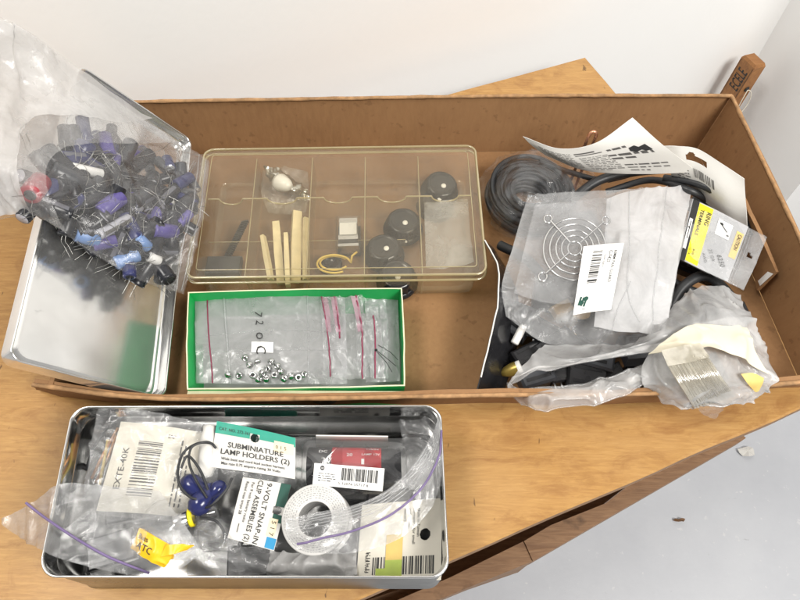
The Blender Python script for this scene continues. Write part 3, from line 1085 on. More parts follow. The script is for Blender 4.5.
# dividers
cols = [.19, .395, .590, .785]
for ci, c in enumerate(cols):
    mb = MB()
    a, b = oq(c, .045, 0), oq(c, .955, 0)
    d = (b - a) / np.linalg.norm(b - a); q = np.array([d[1], -d[0], 0]) * .0006
    mb.prism([(p[0], p[1]) for p in (a - q, b - q, b + q, a + q)], .0068, .0368)
    o = mb.build('divider', F_ORG, og)
    mb = MB(); mb.tube([a + [0, 0, .0368], b + [0, 0, .0368]], .00045, 6); mb.build('divider_edge', F_ORGEDGE, o)
mb = MB(); ln = MB()
# cross divider with scooped notches
xs = np.linspace(.03, .97, 200)
cells = [.03] + cols + [.97]
def scoop(s):
    for a, b in zip(cells[:-1], cells[1:]):
        if a <= s <= b:
            m_ = (a + b) / 2; r = (b - a) * .26
            q = abs(s - m_) / r
            return .0362 - (.0075 * math.sqrt(max(0, 1 - q * q)) if q < 1 else 0)
    return .0362
top = [oq(s, .375, scoop(s)) for s in xs]; bot = [oq(s, .375, .0068) for s in xs]
mb.grid(np.array([bot, top]), 0, False)
o = mb.build('divider', F_ORG, og)
ln.tube(top, .0008, 6); ln.build('divider_edge', F_ORGEDGE, o)
mb = MB(); ln = MB()
mb.grid(np.array([[oq(s, .62, .0068) for s in xs[:150]], [oq(s, .62, .020) for s in xs[:150]]]), 0, False)
o = mb.build('divider', F_ORG, og)
ln.tube([oq(s, .62, .020) for s in xs[:150]], .00035, 6); ln.build('divider_edge', F_ORGEDGE, o)

# knobs in it
kn_lab = ['black round knob with white dot in the back right corner compartment',
          'black knob with white dot, furthest from the box front in its compartment',
          'black knob with white dot touching the divider and two other knobs',
          'black knob nearest the box front, close beside the lid edge',
          'black knob lying under another in the back right compartment']
GK = 'black control knobs in the clear organizer box'
kn = thing('control_knob', kn_lab[0], 'knob', (0, 0, 0), GK)
mb = MB(); mb.lathe([(.0001, 0), (.0138, 0), (.0142, .0012), (.0138, .0034), (.0122, .0046)], seg=40); mb.build('skirt', M_BLACKG, kn)
mb = MB()
P = []
for z, r in ((.0042, .0122), (.0105, .0116), (.0126, .0112), (.0136, .0100), (.0140, .0090), (.0134, .0084), (.0131, .0070), (.0133, .0002)):
    P.append([[(r + (.0007 * math.cos(18 * a) if r > .0115 else 0)) * math.cos(a), (r + (.0007 * math.cos(18 * a) if r > .0115 else 0)) * math.sin(a), z] for a in np.linspace(0, 2 * math.pi, 73)[:-1]])
mb.grid(np.array(P), 0, True, True); mb.build('cap', M_BLACKG, kn)
mb = MB(); mb.lathe([(.0019, .0131), (.0017, .0139), (.0001, .0141)], (.001, -.002, 0), seg=14); mb.lathe([(.0009, .0042), (.0008, .0052), (.0001, .0053)], (.0008, -.0128, 0), seg=10); mb.build('dot', M_WHITEP, kn)
kpos = [(440, 181, .0125, .35, .2), (403, 219, .0125, .1, .1), (384, 246, .0128, -.05, .5), (397, 272, .0118, .2, -.3), (436, 197, .0072, .1, 1.0)]
for k, (x, y, z, ti, rz_) in enumerate(kpos):
    o = kn if k == 0 else copy_tree(kn)
    o['label'] = kn_lab[k]
    p = at(x, y, z + .012); p[2] = z - .004
    o.scale = (1.28, 1.28, 1.1); o.location = Vector(p); o.rotation_euler = (ti * .4, ti * .25, rz_)

# small things in the compartments
def sbox(name, label, cat, px, z, size, rz, m_, tilt=0.0, extra=None):
    p = at(px[0], px[1], z + size[2])
    th = thing(name, label, cat, (p[0], p[1], z))
    Rm = rotz(rz) @ np.array([[1, 0, 0], [0, math.cos(tilt), -math.sin(tilt)], [0, math.sin(tilt), math.cos(tilt)]])
    s = np.array(size) / 2; bv = min(s) * .25
    vs = []
    for zz, k in ((-s[2], bv), (-s[2] + bv, 0), (s[2] - bv, 0), (s[2], bv)):
        for sx, sy in ((-1, -1), (1, -1), (1, 1), (-1, 1)):
            vs.append(np.array([p[0], p[1], z + s[2]]) + Rm @ np.array([sx * (s[0] - k), sy * (s[1] - k), zz]))
    fs = [(3, 2, 1, 0), (12, 13, 14, 15)] + [(j * 4 + i, j * 4 + (i + 1) % 4, (j + 1) * 4 + (i + 1) % 4, (j + 1) * 4 + i) for j in range(3) for i in range(4)]
    mb = MB(); mb.add(vs, fs); mb.build('body', m_, th)
    return th, np.array([p[0], p[1], z + s[2]]), Rm


th, c, Rm = sbox('relay', 'clear cased relay with white coil in the middle compartment', 'relay', (348, 229), .0075, (.022, .034, .018), .05, F_BLISTER)
mb = MB(); mb.box(c + Rm @ np.array([0, .001, .001]), (.015, .013, .015), Rm); mb.build('coil', M_WHITEP, th)
mb = MB(); mb.box(c + Rm @ np.array([0, -.0075, .000]), (.017, .005, .015), Rm); mb.box(c + Rm @ np.array([0, .0115, 0]), (.016, .006, .013), Rm); mb.box(c + Rm @ np.array([0, -.0145, 0]), (.018, .003, .011), Rm); mb.build('contacts', M_STEEL, th)
mb = MB(); mb.box(c + Rm @ np.array([0, 0, -.0082]), (.0205, .0325, .0015), Rm); mb.build('base', M_BLACK, th)

th = thing('black_disc', 'black flat disc under a yellow wire loop in the organizer', 'disc', (*at(330, 263, .012)[:2], .0072))
mb = MB(); p = at(330, 263, .012); mb.lathe([(.0001, .0072), (.010, .0072), (.0105, .0085), (.0105, .0115), (.0095, .0122), (.006, .0122), (.0055, .0112), (.0001, .0112)], (p[0], p[1], 0), seg=28); mb.build('body', M_BLACKG, th)
th = thing('yellow_wire', 'yellow wire curled round the black disc in the organizer', 'wire', (*at(332, 262, .014)[:2], .0125))
for sh, (rx, ry) in enumerate(((14, 7), (17, 9))):
    pts = []
    for k in range(22):
        a = .5 + k / 21 * 5.2 + sh * .5
        pts.append(at(334 + rx * math.cos(a), 263 + ry * math.sin(a) + sh, .0145 + .002 * sh + .001 * math.sin(3 * a)))
    if sh == 1:
        pts.append(at(352, 256, .018)); pts.append(at(357, 252, .019))
    mb = MB(); mb.tube(pts, .0010, 7); mb.build('strand', M_RUBBAND, th)
stk = [(281, 284, 276, 222, .0072), (295, 282, 297, 212, .0092), (306, 280, 306, 218, .0055), (271, 280, 263, 236, .0060), (288, 286, 286, 234, .0065)]
slab_ = ['broad beige wooden stick in the second compartment', 'longest beige wooden stick, tallest in the bundle', 'thin beige wooden stick, furthest from the box front corner', 'short grey beige stick leaning to one side', 'beige stick lying lowest of the bundle']
for k, (x1, y1, x2, y2, w) in enumerate(stk):
    a, b = at(x1, y1, .012 + .002 * k), at(x2, y2, .022 + .002 * (k % 3))
    d = b - a; L = np.linalg.norm(d); Mx = frame_z(d, .4 * k)
    mb = MB()
    vs = []
    for l, kk in ((0, .9), (L * .5, 1), (L, .85)):
        for sx, sy in ((-1, -1), (1, -1), (1, 1), (-1, 1)):
            vs.append(a + Mx @ np.array([sx * w / 2 * kk, sy * w * .32 * kk, l]))
    mb.add(vs, [(3, 2, 1, 0), (8, 9, 10, 11)] + [(j * 4 + i, j * 4 + (i + 1) % 4, (j + 1) * 4 + (i + 1) % 4, (j + 1) * 4 + i) for j in range(2) for i in range(4)])
    tag(mb.build('beige_stick', M_BEIGE), slab_[k], 'stick', 'beige sticks in the organizer')
# dark block and ridged strip
sbox('dark_block', 'flat dark block near the front of the first compartment', 'block', (223, 264), .0075, (.030, .018, .008), .02, M_DKGREY)
th = thing('ridged_strip', 'thin black ridged strip leaning in the first compartment', 'ridged strip', at(236, 242, .010))
a, b = at(228, 256, .010), at(245, 222, .024)
mb = MB()
for k in range(18):
    p = lp(a, b, k / 17); mb.box(p, (.0065, .0016, .003), rotz(.3))
mb.build('ridges', M_BLACK, th)
mb = MB(); mb.tube([a, b], .0012, 6); mb.build('core', M_DKGREY, th)
# silver foil pouch with white cone
th = thing('foil_pouch', 'crumpled silver pouch with a white cone in the second back compartment', 'pouch', at(285, 182, .012))
S = Surf(rows([[(262, 166, .030), (276, 168, .034), (292, 178, .026)], [(268, 178, .026), (283, 182, .036), (304, 186, .022)], [(280, 190, .014), (296, 198, .016), (310, 200, .012)]]), 24, 24, .0035, 3, 110)
S.sheet(MB(), .0003).build('foil', M_STEEL, th)
p = at(281, 183, .032); mb = MB(); mb.lathe([(.0001, -.004), (.0075, -.004), (.0085, 0), (.006, .008), (.0035, .012), (.0001, .013)], p, frame_z((.8, -.6, .3)), 24); mb.build('cone', M_WHITEP, th)
th, S = bag('small_bag', 'folded whitish plastic bag in the front right compartment of the organizer', 'plastic bag',
            [[(424, 203, .028), (446, 200, .030), (468, 198, .028)], [(425, 235, .030), (447, 232, .031), (470, 230, .030)], [(426, 268, .026), (448, 268, .028), (474, 262, .026)]], F_FROST, 26, 26, .002, 8, .006, 60)
th, S = bag('small_bag', 'crinkled clear bag in the back compartment beside the silver pouch', 'plastic bag',
            [[(262, 170, .020), (285, 166, .024), (308, 172, .02)], [(262, 195, .016), (288, 190, .020), (309, 195, .016)], [(268, 212, .012), (288, 214, .012), (306, 212, .012)]], F_CLEAR, 26, 26, .003, 9, .004, 70)

# ------------------------------------------------------------------ green carton of little bags
GZ = .042
gTL, gTR, gBR, gBL = at(188, 292, GZ), at(402, 288, GZ), at(405, 386, GZ), at(187, 389.5, GZ)
gcx = (gTL + gBR) / 2
gb = thing('green_carton', 'open green cardboard box holding little zip bags in the tray', 'carton', (gcx[0], gcx[1], .004))


def gq(s, t, z):
    k = (z - GZ) / GZ * .03
    s = .5 + (s - .5) * (1 + k); t = .5 + (t - .5) * (1 + k)
    p = (gTL * (1 - s) + gTR * s) * (1 - t) + (gBL * (1 - s) + gBR * s) * t
    return np.array([p[0], p[1], z])


def gwall(a, b, inn, name, lift=0.0):
    """a, b in (s,t) ; inn shifts inwards"""
    mb = MB(); nseg = 24
    vs, fs = [], []
    tt = .0010
    for k in range(nseg + 1):
        q = k / nseg
        s = a[0] + (b[0] - a[0]) * q; t = a[1] + (b[1] - a[1]) * q
        wv = .0008 * math.sin(q * math.pi) + .0004 * noise.noise(Vector((q * 6, a[0] * 3 + a[1], 2)))
        o_ = np.array([inn[0], inn[1], 0.0])
        for z in (.0042, GZ + lift + wv * .5):
            p = gq(s, t, z)
            vs += [p - o_ * wv, p - o_ * wv + o_ * tt]
    for k in range(nseg):
        b0 = 4 * k; b1 = b0 + 4
        fs += [(b0, b1, b1 + 2, b0 + 2)]
    mb.add(vs, fs, 0)
    fs = []
    for k in range(nseg):
        b0 = 4 * k; b1 = b0 + 4
        fs += [(b0 + 1, b0 + 3, b1 + 3, b1 + 1)]
    mb.add(vs, fs, 0)
    fs = [(4 * k + 2, 4 * k + 6, 4 * k + 7, 4 * k + 3) for k in range(nseg)]
    mb.add(vs, fs, 1)
    return mb.build(name, [M_BOXGREEN, M_BOXEDGE], gb)


gwall((0, 0), (1, 0), (0, -1), 'carton_wall')
gwall((1, 0), (1, 1), (-1, 0), 'carton_wall')
gwall((0, 1), (1, 1), (0, 1), 'carton_wall')
gwall((0, 0), (0, 1), (1, 0), 'carton_wall')
mb = MB(); mb.add([gq(0, 0, .005), gq(1, 0, .005), gq(1, 1, .005), gq(0, 1, .005)], [(0, 3, 2, 1)]); mb.add([gq(0, 0, .0062), gq(1, 0, .0062), gq(1, 1, .0062), gq(0, 1, .0062)], [(0, 1, 2, 3)]); mb.build('carton_floor', M_BOXIN, gb)
# tuck flaps folded down outside, cream inside
mb = MB()
for a, b, o_ in (((-.004, 1.012), (1.012, 1.012), (0, -.0018)),):
    A, B = gq(*a, GZ - .0015), gq(*b, GZ - .0015)
    mb.box((A + B) / 2 + np.array([o_[0], o_[1], -.0035]), (abs(B[0] - A[0]) + .0012, abs(B[1] - A[1]) + .0012, .007) if 0 else (max(.0012, abs(B[0] - A[0])), max(.0012, abs(B[1] - A[1])), .004))
mb.build('tuck_flap', M_BOXEDGE, gb)
p = gq(.62, 1.03, GZ); mb = MB()
mb.lathe([(.0001, 0), (.0095, 0), (.0095, .0012), (.0001, .0012)], (p[0], p[1] - .001, GZ - .012), frame_z((0, -1, 0)), 24); mb.build('thumb_notch', M_INK, gb)

zb_common = []
gbag1, G1 = bag('zip_bag', 'largest zip bag in the green carton, with handwriting and loose metal parts', 'zip bag',
                [[(195, 297, .030), (250, 297, .033), (300, 296, .034), (345, 297, .032)], [(195, 330, .032), (250, 328, .0345), (300, 328, .034), (346, 330, .033)], [(196, 358, .032), (250, 358, .034), (300, 358, .034), (347, 358, .033)], [(196, 383, .028), (250, 384, .030), (300, 384, .030), (347, 384, .029)]],
                F_GBAG, 60, 50, .0011, 21, .010, 60)
mb = MB(); G1.strip(mb, [(.075, 0.0), (.085, .5), (.105, 1.0)], .0010, .0004); mb.build('zip_line', M_MAGENTA, gbag1)
mb = MB(); G1.strip(mb, [(.175, 0.0), (.19, .4), (.215, 1.0)], .0020, .0006); G1.strip(mb, [(.72, .0), (.725, .5), (.73, 1.0)], .0012, .0004); G1.strip(mb, [(.06, .4), (.4, .37), (.9, .36)], .0008, .0002); G1.strip(mb, [(.06, .60), (.4, .58), (.95, .57)], .0008, .0002); mb.build('film_fold', F_ZIPBAG, gbag1)
# handwriting runs up the bag; label
ik = Ink(G1, .0010); ik.rect(G1.W * .345, G1.H * .49, .0175, .0085, 2); ik.build('paper_tab', M_PAPERW, gbag1)
ik = Ink(G1, .0014)
xx = G1.W * .40
ik.text('7', xx - .004, G1.H * .16, .0088, 100); ik.text('2', xx - .003, G1.H * .26, .0085, 95); ik.text('o', xx - .003, G1.H * .39, .0115, 90); ik.text('C', xx - .003, G1.H * .53, .0110, 90)
ik.build('handwriting', M_INK, gbag1)
gbag2, G2 = bag('zip_bag', 'zip bag with pink film and two magenta zip lines in the green carton', 'zip bag',
                [[(320, 296, .036), (340, 296, .038), (362, 296, .036)], [(322, 328, .037), (343, 328, .039), (366, 328, .036)], [(324, 376, .033), (345, 379, .034), (366, 379, .032)]], F_CLEAR, 40, 40, .0026, 23, .004, 90)
mb = MB()
G2.strip(mb, [(.03, 0), (.12, .5), (.16, 1.0)], .0010, .0004); G2.strip(mb, [(.36, 0), (.40, .3), (.42, .62)], .0013, .0004); G2.strip(mb, [(.86, 0), (.90, .5), (.91, 1.0)], .0012, .0004)
mb.build('zip_line', M_MAGENTA, gbag2)
for (a, b) in ((.03, .18), (.26, .42), (.74, .9)):
    sub = Surf([[G2.s(a, 0.01, .0008), G2.s(b, .01, .0008)], [G2.s(a + .04, .3, .001), G2.s(b + .03, .3, .001)], [G2.s(a + .08, .55, .0008), G2.s(b + .03, .55, .0008)]], 8, 16, .0006, a, 150)
    mb = MB(); mb.grid(sub.P); mb.build('pink_band', M_PINKF, gbag2)
gbag3, G3 = bag('zip_bag', 'crinkled zip bag with a single dark red line, next to the carton end', 'zip bag',
                [[(352, 297, .035), (370, 298, .037), (386, 300, .033)], [(356, 330, .036), (374, 330, .037), (388, 332, .033)], [(358, 376, .030), (374, 378, .031), (388, 378, .028)]], F_CLEAR, 36, 36, .003, 27, .004, 100)
mb = MB(); G3.strip(mb, [(.52, .3), (.53, .6), (.54, 1.0)], .0012, .0004); mb.build('zip_line', M_MAGENTA, gbag3)
gbag4, G4 = bag('zip_bag', 'greyish flat zip bag lying lowest at the carton end', 'zip bag',
                [[(365, 296, .026), (382, 296, .028), (398, 297, .026)], [(366, 340, .027), (382, 340, .028), (399, 340, .026)], [(366, 382, .024), (383, 382, .025), (400, 381, .024)]], F_GBAG, 26, 30, .0012, 29, .008, 60)
th = thing('wire_lead', 'black hair thin wires with a tiny bead at the carton end', 'wire', at(385, 352, .034))
mb = MB()
for q in (((376, 350), (384, 356), (396, 366)), ((377, 352), (386, 362), (392, 372)), ((378, 345), (390, 352), (398, 360))):
    mb.tube(catmull(np.array([at(x, y, .036) for x, y in q]), 10), .00028, 5)
p = at(376, 350, .036); mb.lathe([(.0001, -.0012), (.0012, 0), (.0001, .0012)], p, None, 10)
mb.build('strand', M_INK, th)
# loose metal ferrules under the film
fe = thing('ferrule', 'small shiny metal ferrule loose in the zip bag of the carton', 'ferrule', (0, 0, 0), 'metal ferrules loose in the largest zip bag')
mb = MB(); mb.lathe([(.0013, -.0016), (.0024, -.0016), (.0026, -.001), (.0026, .001), (.0024, .0016), (.0013, .0016)], seg=18, closed=True); mb.build('ring', M_STEEL, fe)
mb = MB(); mb.lathe([(.0001, 0.0), (.0013, .0002)], seg=12); mb.build('bore', M_INK, fe)
fp = [(228, 374), (239, 374), (249, 364), (252, 374), (257, 361), (262, 372), (268, 368), (274, 374), (281, 371), (284, 378), (291, 375), (298, 377), (266, 378), (245, 357), (258, 378), (277, 365), (303, 373), (271, 361)]
for k, (x, y) in enumerate(fp):
    o = fe if k == 0 else copy_tree(fe)
    p = at(x, y, .0355); p[2] = .0335 + rnd.uniform(-.0006, .0012)
    pose(o, p, (rnd.uniform(-1, 1), rnd.uniform(-1, 1), rnd.uniform(.3, 1)), 0)

# ================================================================== right end of the tray
# coil of black tubing in its bag
coil = thing('tubing_coil', 'coil of black rubber tubing inside a clear bag in the tray', 'coil', at(530, 190, .005))
cc = at(532, 190, .028)
for k in range(30):
    rx = .039 - .0044 * (k % 6) + rnd.uniform(-.0012, .0012); ry = .034 - .0040 * (k % 6)
    h = .010 + .0042 * (k // 6) + rnd.uniform(-.001, .001)
    ox, oy = rnd.uniform(-.003, .003), rnd.uniform(-.003, .003)
    tx, ty = rnd.uniform(-.10, .10) - .12, rnd.uniform(-.08, .08) + .18
    pts = []
    for q in range(40):
        a = 2 * math.pi * q / 40
        x, y = rx * math.cos(a), ry * math.sin(a)
        pts.append((cc[0] + x + ox, cc[1] + y + oy, max(.009, h + x * tx + y * ty)))
    mb = MB(); mb.tube(pts, .0023, 10, closed=True); mb.build('turn', M_RUBBER, coil)
pts = [cc + np.array([.030 * math.cos(a), .026 * math.sin(a), .006 + .004 * math.sin(a)]) for a in np.linspace(-.6, 1.2, 12)]
pts += [at(600, 180, .04), at(640, 172, .045), at(690, 165, .045)]
mb = MB(); mb.tube(catmull(np.array(pts), 40), .0024, 10); mb.build('loose_end', M_RUBBER, coil)
bag('tubing_bag', 'thin clear bag wrapped round the coil of black tubing', 'plastic bag',
    [[(497, 158, .030), (520, 150, .044), (556, 151, .046), (592, 166, .032)], [(480, 182, .022), (516, 178, .052), (556, 178, .053), (600, 184, .030)], [(484, 206, .018), (515, 206, .045), (552, 206, .046), (596, 204, .022)], [(494, 226, .010), (512, 238, .014), (548, 226, .014), (590, 220, .012)]],
    F_COIL, 56, 50, .0030, 31, .004, 50)

# instruction paper
S = Surf(rows([[(523, 137, .100), (560, 149, .088), (596, 143, .093), (632.5, 117.5, .110)],
               [(532, 146, .088), (568, 160, .076), (614, 155, .082), (664, 146, .098)],
               [(546, 156, .070), (586, 171, .060), (638, 174, .066), (698, 172.5, .080)]]), 60, 40, .0006, 4, 20, False, .2)
ins = card('instruction_sheet', 'curled white instruction sheet printed in black standing behind the bags', 'paper sheet', S, M_PAPER, .0003)
ik = Ink(S)
W, H = S.W, S.H
ik.smallprint(W * .10, H * .22, W * .30, H * .66, 12, 0, 5); ik.smallprint(W * .43, H * .42, W * .22, H * .46, 10, 2, 7)
ik.rect(W * .42, H * .24, W * .16, H * .05); ik.rect(W * .42, H * .33, W * .20, H * .03)
ik.smallprint(W * .66, H * .30, W * .25, H * .09, 1, 3, 9, .9); ik.smallprint(W * .63, H * .47, W * .30, H * .18, 2, 3, 10, .9); ik.smallprint(W * .66, H * .72, W * .27, H * .2, 3, 2, 12)
ik.build('printing', M_INKGREY, ins)
ik = Ink(S, .0003)
sx, sy = W * .80, H * .40
ik.poly([(sx, sy), (sx + .0045, sy - .001), (sx + .006, sy + .001), (sx + .011, sy), (sx + .012, sy + .0045), (sx + .008, sy + .005), (sx + .006, sy + .0035), (sx + .002, sy + .0045), (sx - .001, sy + .003)])
ik.build('print_mark', M_INK, ins)

# hang card with slot
S = Surf(rows([[(663, 146.5, .090), (676, 146.5, .094), (697, 149, .096), (722, 164, .094), (744, 179, .092)],
               [(668, 166, .076), (682, 172, .076), (699, 178, .078), (724, 196, .076), (746, 208, .074)],
               [(674, 182, .058), (690, 192, .056), (706, 203, .055), (726, 220, .054), (747, 230, .052)]]), 90, 60, .0004, 6, 18, False, .2)
W, H = S.W, S.H
def slot(x, y):
    u, v = x / W, y / H
    return (.36 < u < .60 and .14 < v < .24) or ((u - .43) ** 2 / .0025 + (v - .16) ** 2 / .006 < 1)
hc = card('hang_card', 'bent white packaging card with a hanging slot against the tray end', 'packaging card', S, M_GREYCARD, .0012, slot)
ik = Ink(S); ik.barcode(W * .44, H * .36, W * .22, H * .16, 0, 14, 3); ik.smallprint(W * .15, H * .4, W * .24, H * .3, 5, 0, 4); ik.build('printing', M_INKGREY, hc)

# copper strap
th = thing('copper_strap', 'bright copper strap sticking up behind the white instruction sheet', 'copper strap', at(594, 160, .006))
a = at(594, 131, .088)
base = np.array([a[0], a[1] + .006, .006])
mb = MB()
pts = [base, base * .5 + a * .5, a + [0, 0, -.006]]
for dx in (-.0032, .0032):
    S_ = Surf([[p + np.array([dx - .0012, 0, 0]) for p in pts], [p + np.array([dx + .0012, -.0006, 0]) for p in pts]], 12, 3)
    S_.sheet(mb, .0008)
arc = [a + np.array([.0032 * math.cos(t), -.0004, -.006 + .0055 * math.sin(t)]) for t in np.linspace(math.pi, 0, 12)]
mb.tube(arc, .0014, 8)
mb.build('strap', M_COPPER, th)

# black cables and parts below the bags
def cable(pp, r, label, m_=None, name='cable'):
    o = MB().tube(catmull(np.array([at(*p) for p in pp]), 48), r, 9)
    return tag(o.build(name, m_ or M_RUBBER), label, 'cable')


cable([(566, 205, .03), (600, 180, .046), (650, 170, .050), (690, 172, .050), (735, 200, .044), (748, 236, .035)], .0042, 'thick black cable curving below the white instruction sheet')
cable([(606, 192, .035), (650, 180, .050), (688, 190, .066), (710, 203, .052), (724, 220, .042), (720, 250, .03)], .0030, 'black cable running behind the milky bag to the yellow tag')
cable([(664, 178, .060), (692, 182, .070), (712, 190, .072), (726, 203, .058), (736, 222, .044), (728, 250, .03)], .0032, 'stout black cable over the hang card foot')
cable([(560, 225, .02), (600, 235, .03), (640, 262, .03), (690, 290, .035), (738, 300, .02)], .0036, 'black cable under the fan guard bag')
cable([(660, 330, .02), (680, 290, .038), (706, 276, .04), (730, 296, .036), (742, 320, .02), (722, 345, .01)], .0042, 'looped black cable beside the yellow tag bag')
cable([(510, 320, .025), (540, 338, .03), (580, 352, .026), (620, 350, .02), (670, 340, .02)], .0030, 'thin black cable near the white capsule')
cable([(520, 352, .018), (545, 345, .026), (572, 362, .02), (610, 372, .016), (655, 376, .014)], .0034, 'black cable inside the open mouth bag')
cable([(500, 245, .02), (530, 262, .03), (560, 300, .03), (600, 330, .03)], .0044, 'black cable hidden below the large clear bag')


def connector(px, z, size, rz, label, tilt=0.0, pins=0, m_=None):
    th, c, Rm = sbox('connector', label, 'connector', px, z, size, rz, m_ or M_BLACK, tilt)
    if pins:
        mb = MB()
        for k in range(pins):
            mb.box(c + Rm @ np.array([(k / (pins - 1) - .5) * size[0] * .8, -size[1] / 2 - .0015, 0]), (.0012, .004, .0012), Rm)
        mb.build('pins', M_STEEL, th)
    for s in (-.25, .25):
        mb = MB(); mb.box(c + Rm @ np.array([0, s * size[1], size[2] / 2 - .0004]), (size[0] * .7, size[1] * .12, .0022), Rm); mb.build('rib', M_BLACKG, th)
    return th


connector((528, 352), .012, (.024, .014, .012), .5, 'black plug with ribs beside the brass connector', .1, 4)
connector((548, 330), .016, (.030, .016, .012), -.6, 'long black connector under the edge of the clear bag', .1, 5)
connector((566, 372), .010, (.026, .014, .010), .2, 'black connector lying in the open mouth of the bag', 0, 5)
connector((608, 374), .010, (.028, .015, .012), .35, 'black connector between the mouth bag and front wall', .1, 6)
connector((640, 374), .010, (.022, .013, .010), -.3, 'black connector with steel pins near the tray front wall', 0, 6)
connector((662, 372), .010, (.028, .018, .012), .6, 'squat black connector below the bundle of clear strips', .2)
connector((700, 262), .022, (.034, .020, .014), -.5, 'glossy black block between milky bag and yellow tag', .3, 0, M_BLACKG)
connector((716, 300), .020, (.036, .022, .016), .7, 'large black block with ribs near the tray end', .2, 0, M_BLACKG)
connector((735, 312), .008, (.026, .018, .014), .2, 'dark block lowest beside the tray end', .1)
connector((690, 310), .020, (.030, .020, .014), -.3, 'black block beside the milky bag lower corner', -.2, 6)
connector((704, 199), .040, (.026, .020, .010), .9, 'black connector jammed against the hang card', .3)
connector((580, 222), .020, (.034, .024, .016), .2, 'black block below the fan guard', 0)
connector((640, 300), .014, (.05, .03, .018), .3, 'wide black block beneath the milky bag', 0)
connector((560, 290), .014, (.04, .03, .016), -.2, 'wide black block beneath the large clear bag', 0)

cl_lab = ['black moulded plug under the bag fold near the organizer side', 'black moulded plug beside the looped cable', 'black moulded plug under the big clear bag, closest to the front', 'black moulded plug beneath the fan guard sticker', 'black moulded plug between brass plug and open bag', 'black moulded plug below the bag mouth', 'black moulded plug under the milky bag edge', 'black moulded plug next to the cream paper', 'black moulded plug deep below the strips', 'black moulded plug by the tan wedge']
for k, (x, y, z, sx, rz_) in enumerate(((520, 318, .012, .030, 1.0), (668, 300, .02, .034, .4), (590, 350, .016, .040, -.3), (600, 320, .02, .040, .8), (536, 371, .008, .028, .3), (588, 374, .010, .030, -.2), (650, 345, .02, .04, .1), (680, 345, .02, .036, -.5), (700, 370, .014, .040, .3), (560, 345, .020, .034, .6))):
    connector((x, y), z, (sx, .022, .014), rz_, cl_lab[k], .15 * (k % 3 - 1), 0, M_BLACK if k % 2 else M_DKGREY)

# black curled panel with white paper edge beside the organizer
S = Surf(rows([[(485, 240, .046), (498, 266, .052), (498, 300, .050), (489, 345, .046), (477, 390, .040)],
               [(492, 246, .028), (507, 276, .030), (510, 316, .030), (502, 352, .028), (492, 391, .024)],
               [(496, 252, .010), (515, 285, .012), (520, 325, .012), (514, 358, .010), (505, 391, .008)]]), 50, 20, .0008, 3, 40)
th = card('black_sheet', 'curved black plastic sheet with a white edge beside the organizer', 'plastic sheet', S, M_BLACKG, .0010, part='panel')
mb = MB(); mb.tube([S.s(u, 0, 0) for u in np.linspace(0, .93, 40)], .0006, 6); mb.build('white_edge', M_PAPER, th)
# white capsule, brass connector
a, b = at(514, 344, .026), at(523, 327, .030)
mb = MB(); mb.lathe([(.0001, 0), (.0028, .0003), (.0032, .001), (.0032, .015), (.0028, .0164), (.0001, .0166)], a, frame_z(b - a), 18)
tag(mb.build('white_capsule', M_WHITEP), 'small white capsule tube lying near the tray front', 'capsule')
a, b = at(501, 374, .018), at(521, 366, .024)
th = thing('brass_connector', 'olive brass plug with a white tip near the tray front wall', 'plug', a)
Mx = frame_z(b - a); L = np.linalg.norm(b - a)
mb = MB(); mb.lathe([(.0001, 0), (.0022, .0004), (.0040, .004), (.0052, .009), (.0052, L * .8)], a, Mx, 24); mb.build('body', M_BRASS, th)
mb = MB(); mb.lathe([(.0046, L * .75), (.0050, L * .86), (.0048, L), (.0016, L + .0004), (.0015, L - .003), (.0001, L - .003)], a, Mx, 24); mb.build('tip', M_WHITEP, th)
mb = MB(); mb.lathe([(.0016, L - .0025), (.0001, L - .0024)], a, Mx, 14); mb.build('bore', M_INK, th)
for k, (x, y, z, s, rz_, lab) in enumerate(((563, 306, .026, (.016, .010, .010), .5, 'tan plastic block blurred behind the clear bag, larger'),
                                        (583, 312, .026, (.012, .010, .009), -.3, 'tan plastic block behind the bag next to the larger'),
                                        (571, 337, .022, (.012, .007, .006), .2, 'tan wedge at the lower edge of the clear bag'))):
    sbox('tan_block', lab, 'plastic block', (x, y), z, s, rz_, M_TAN, .2)
for k, (x, y, s, m_, lab) in enumerate(((622, 386, (.008, .004, .004), M_STEEL, 'bright steel clip near the front wall under the bag'),
                                        (634, 379, (.010, .005, .004), M_WHITEP, 'small white plastic piece in front of the black connectors'),
                                        (602, 381, (.006, .004, .004), M_STEEL, 'tiny steel tab beside the black connector'))):
    sbox('small_part', lab, 'small part', (x, y), .022, s, .4 * k, m_, .2)

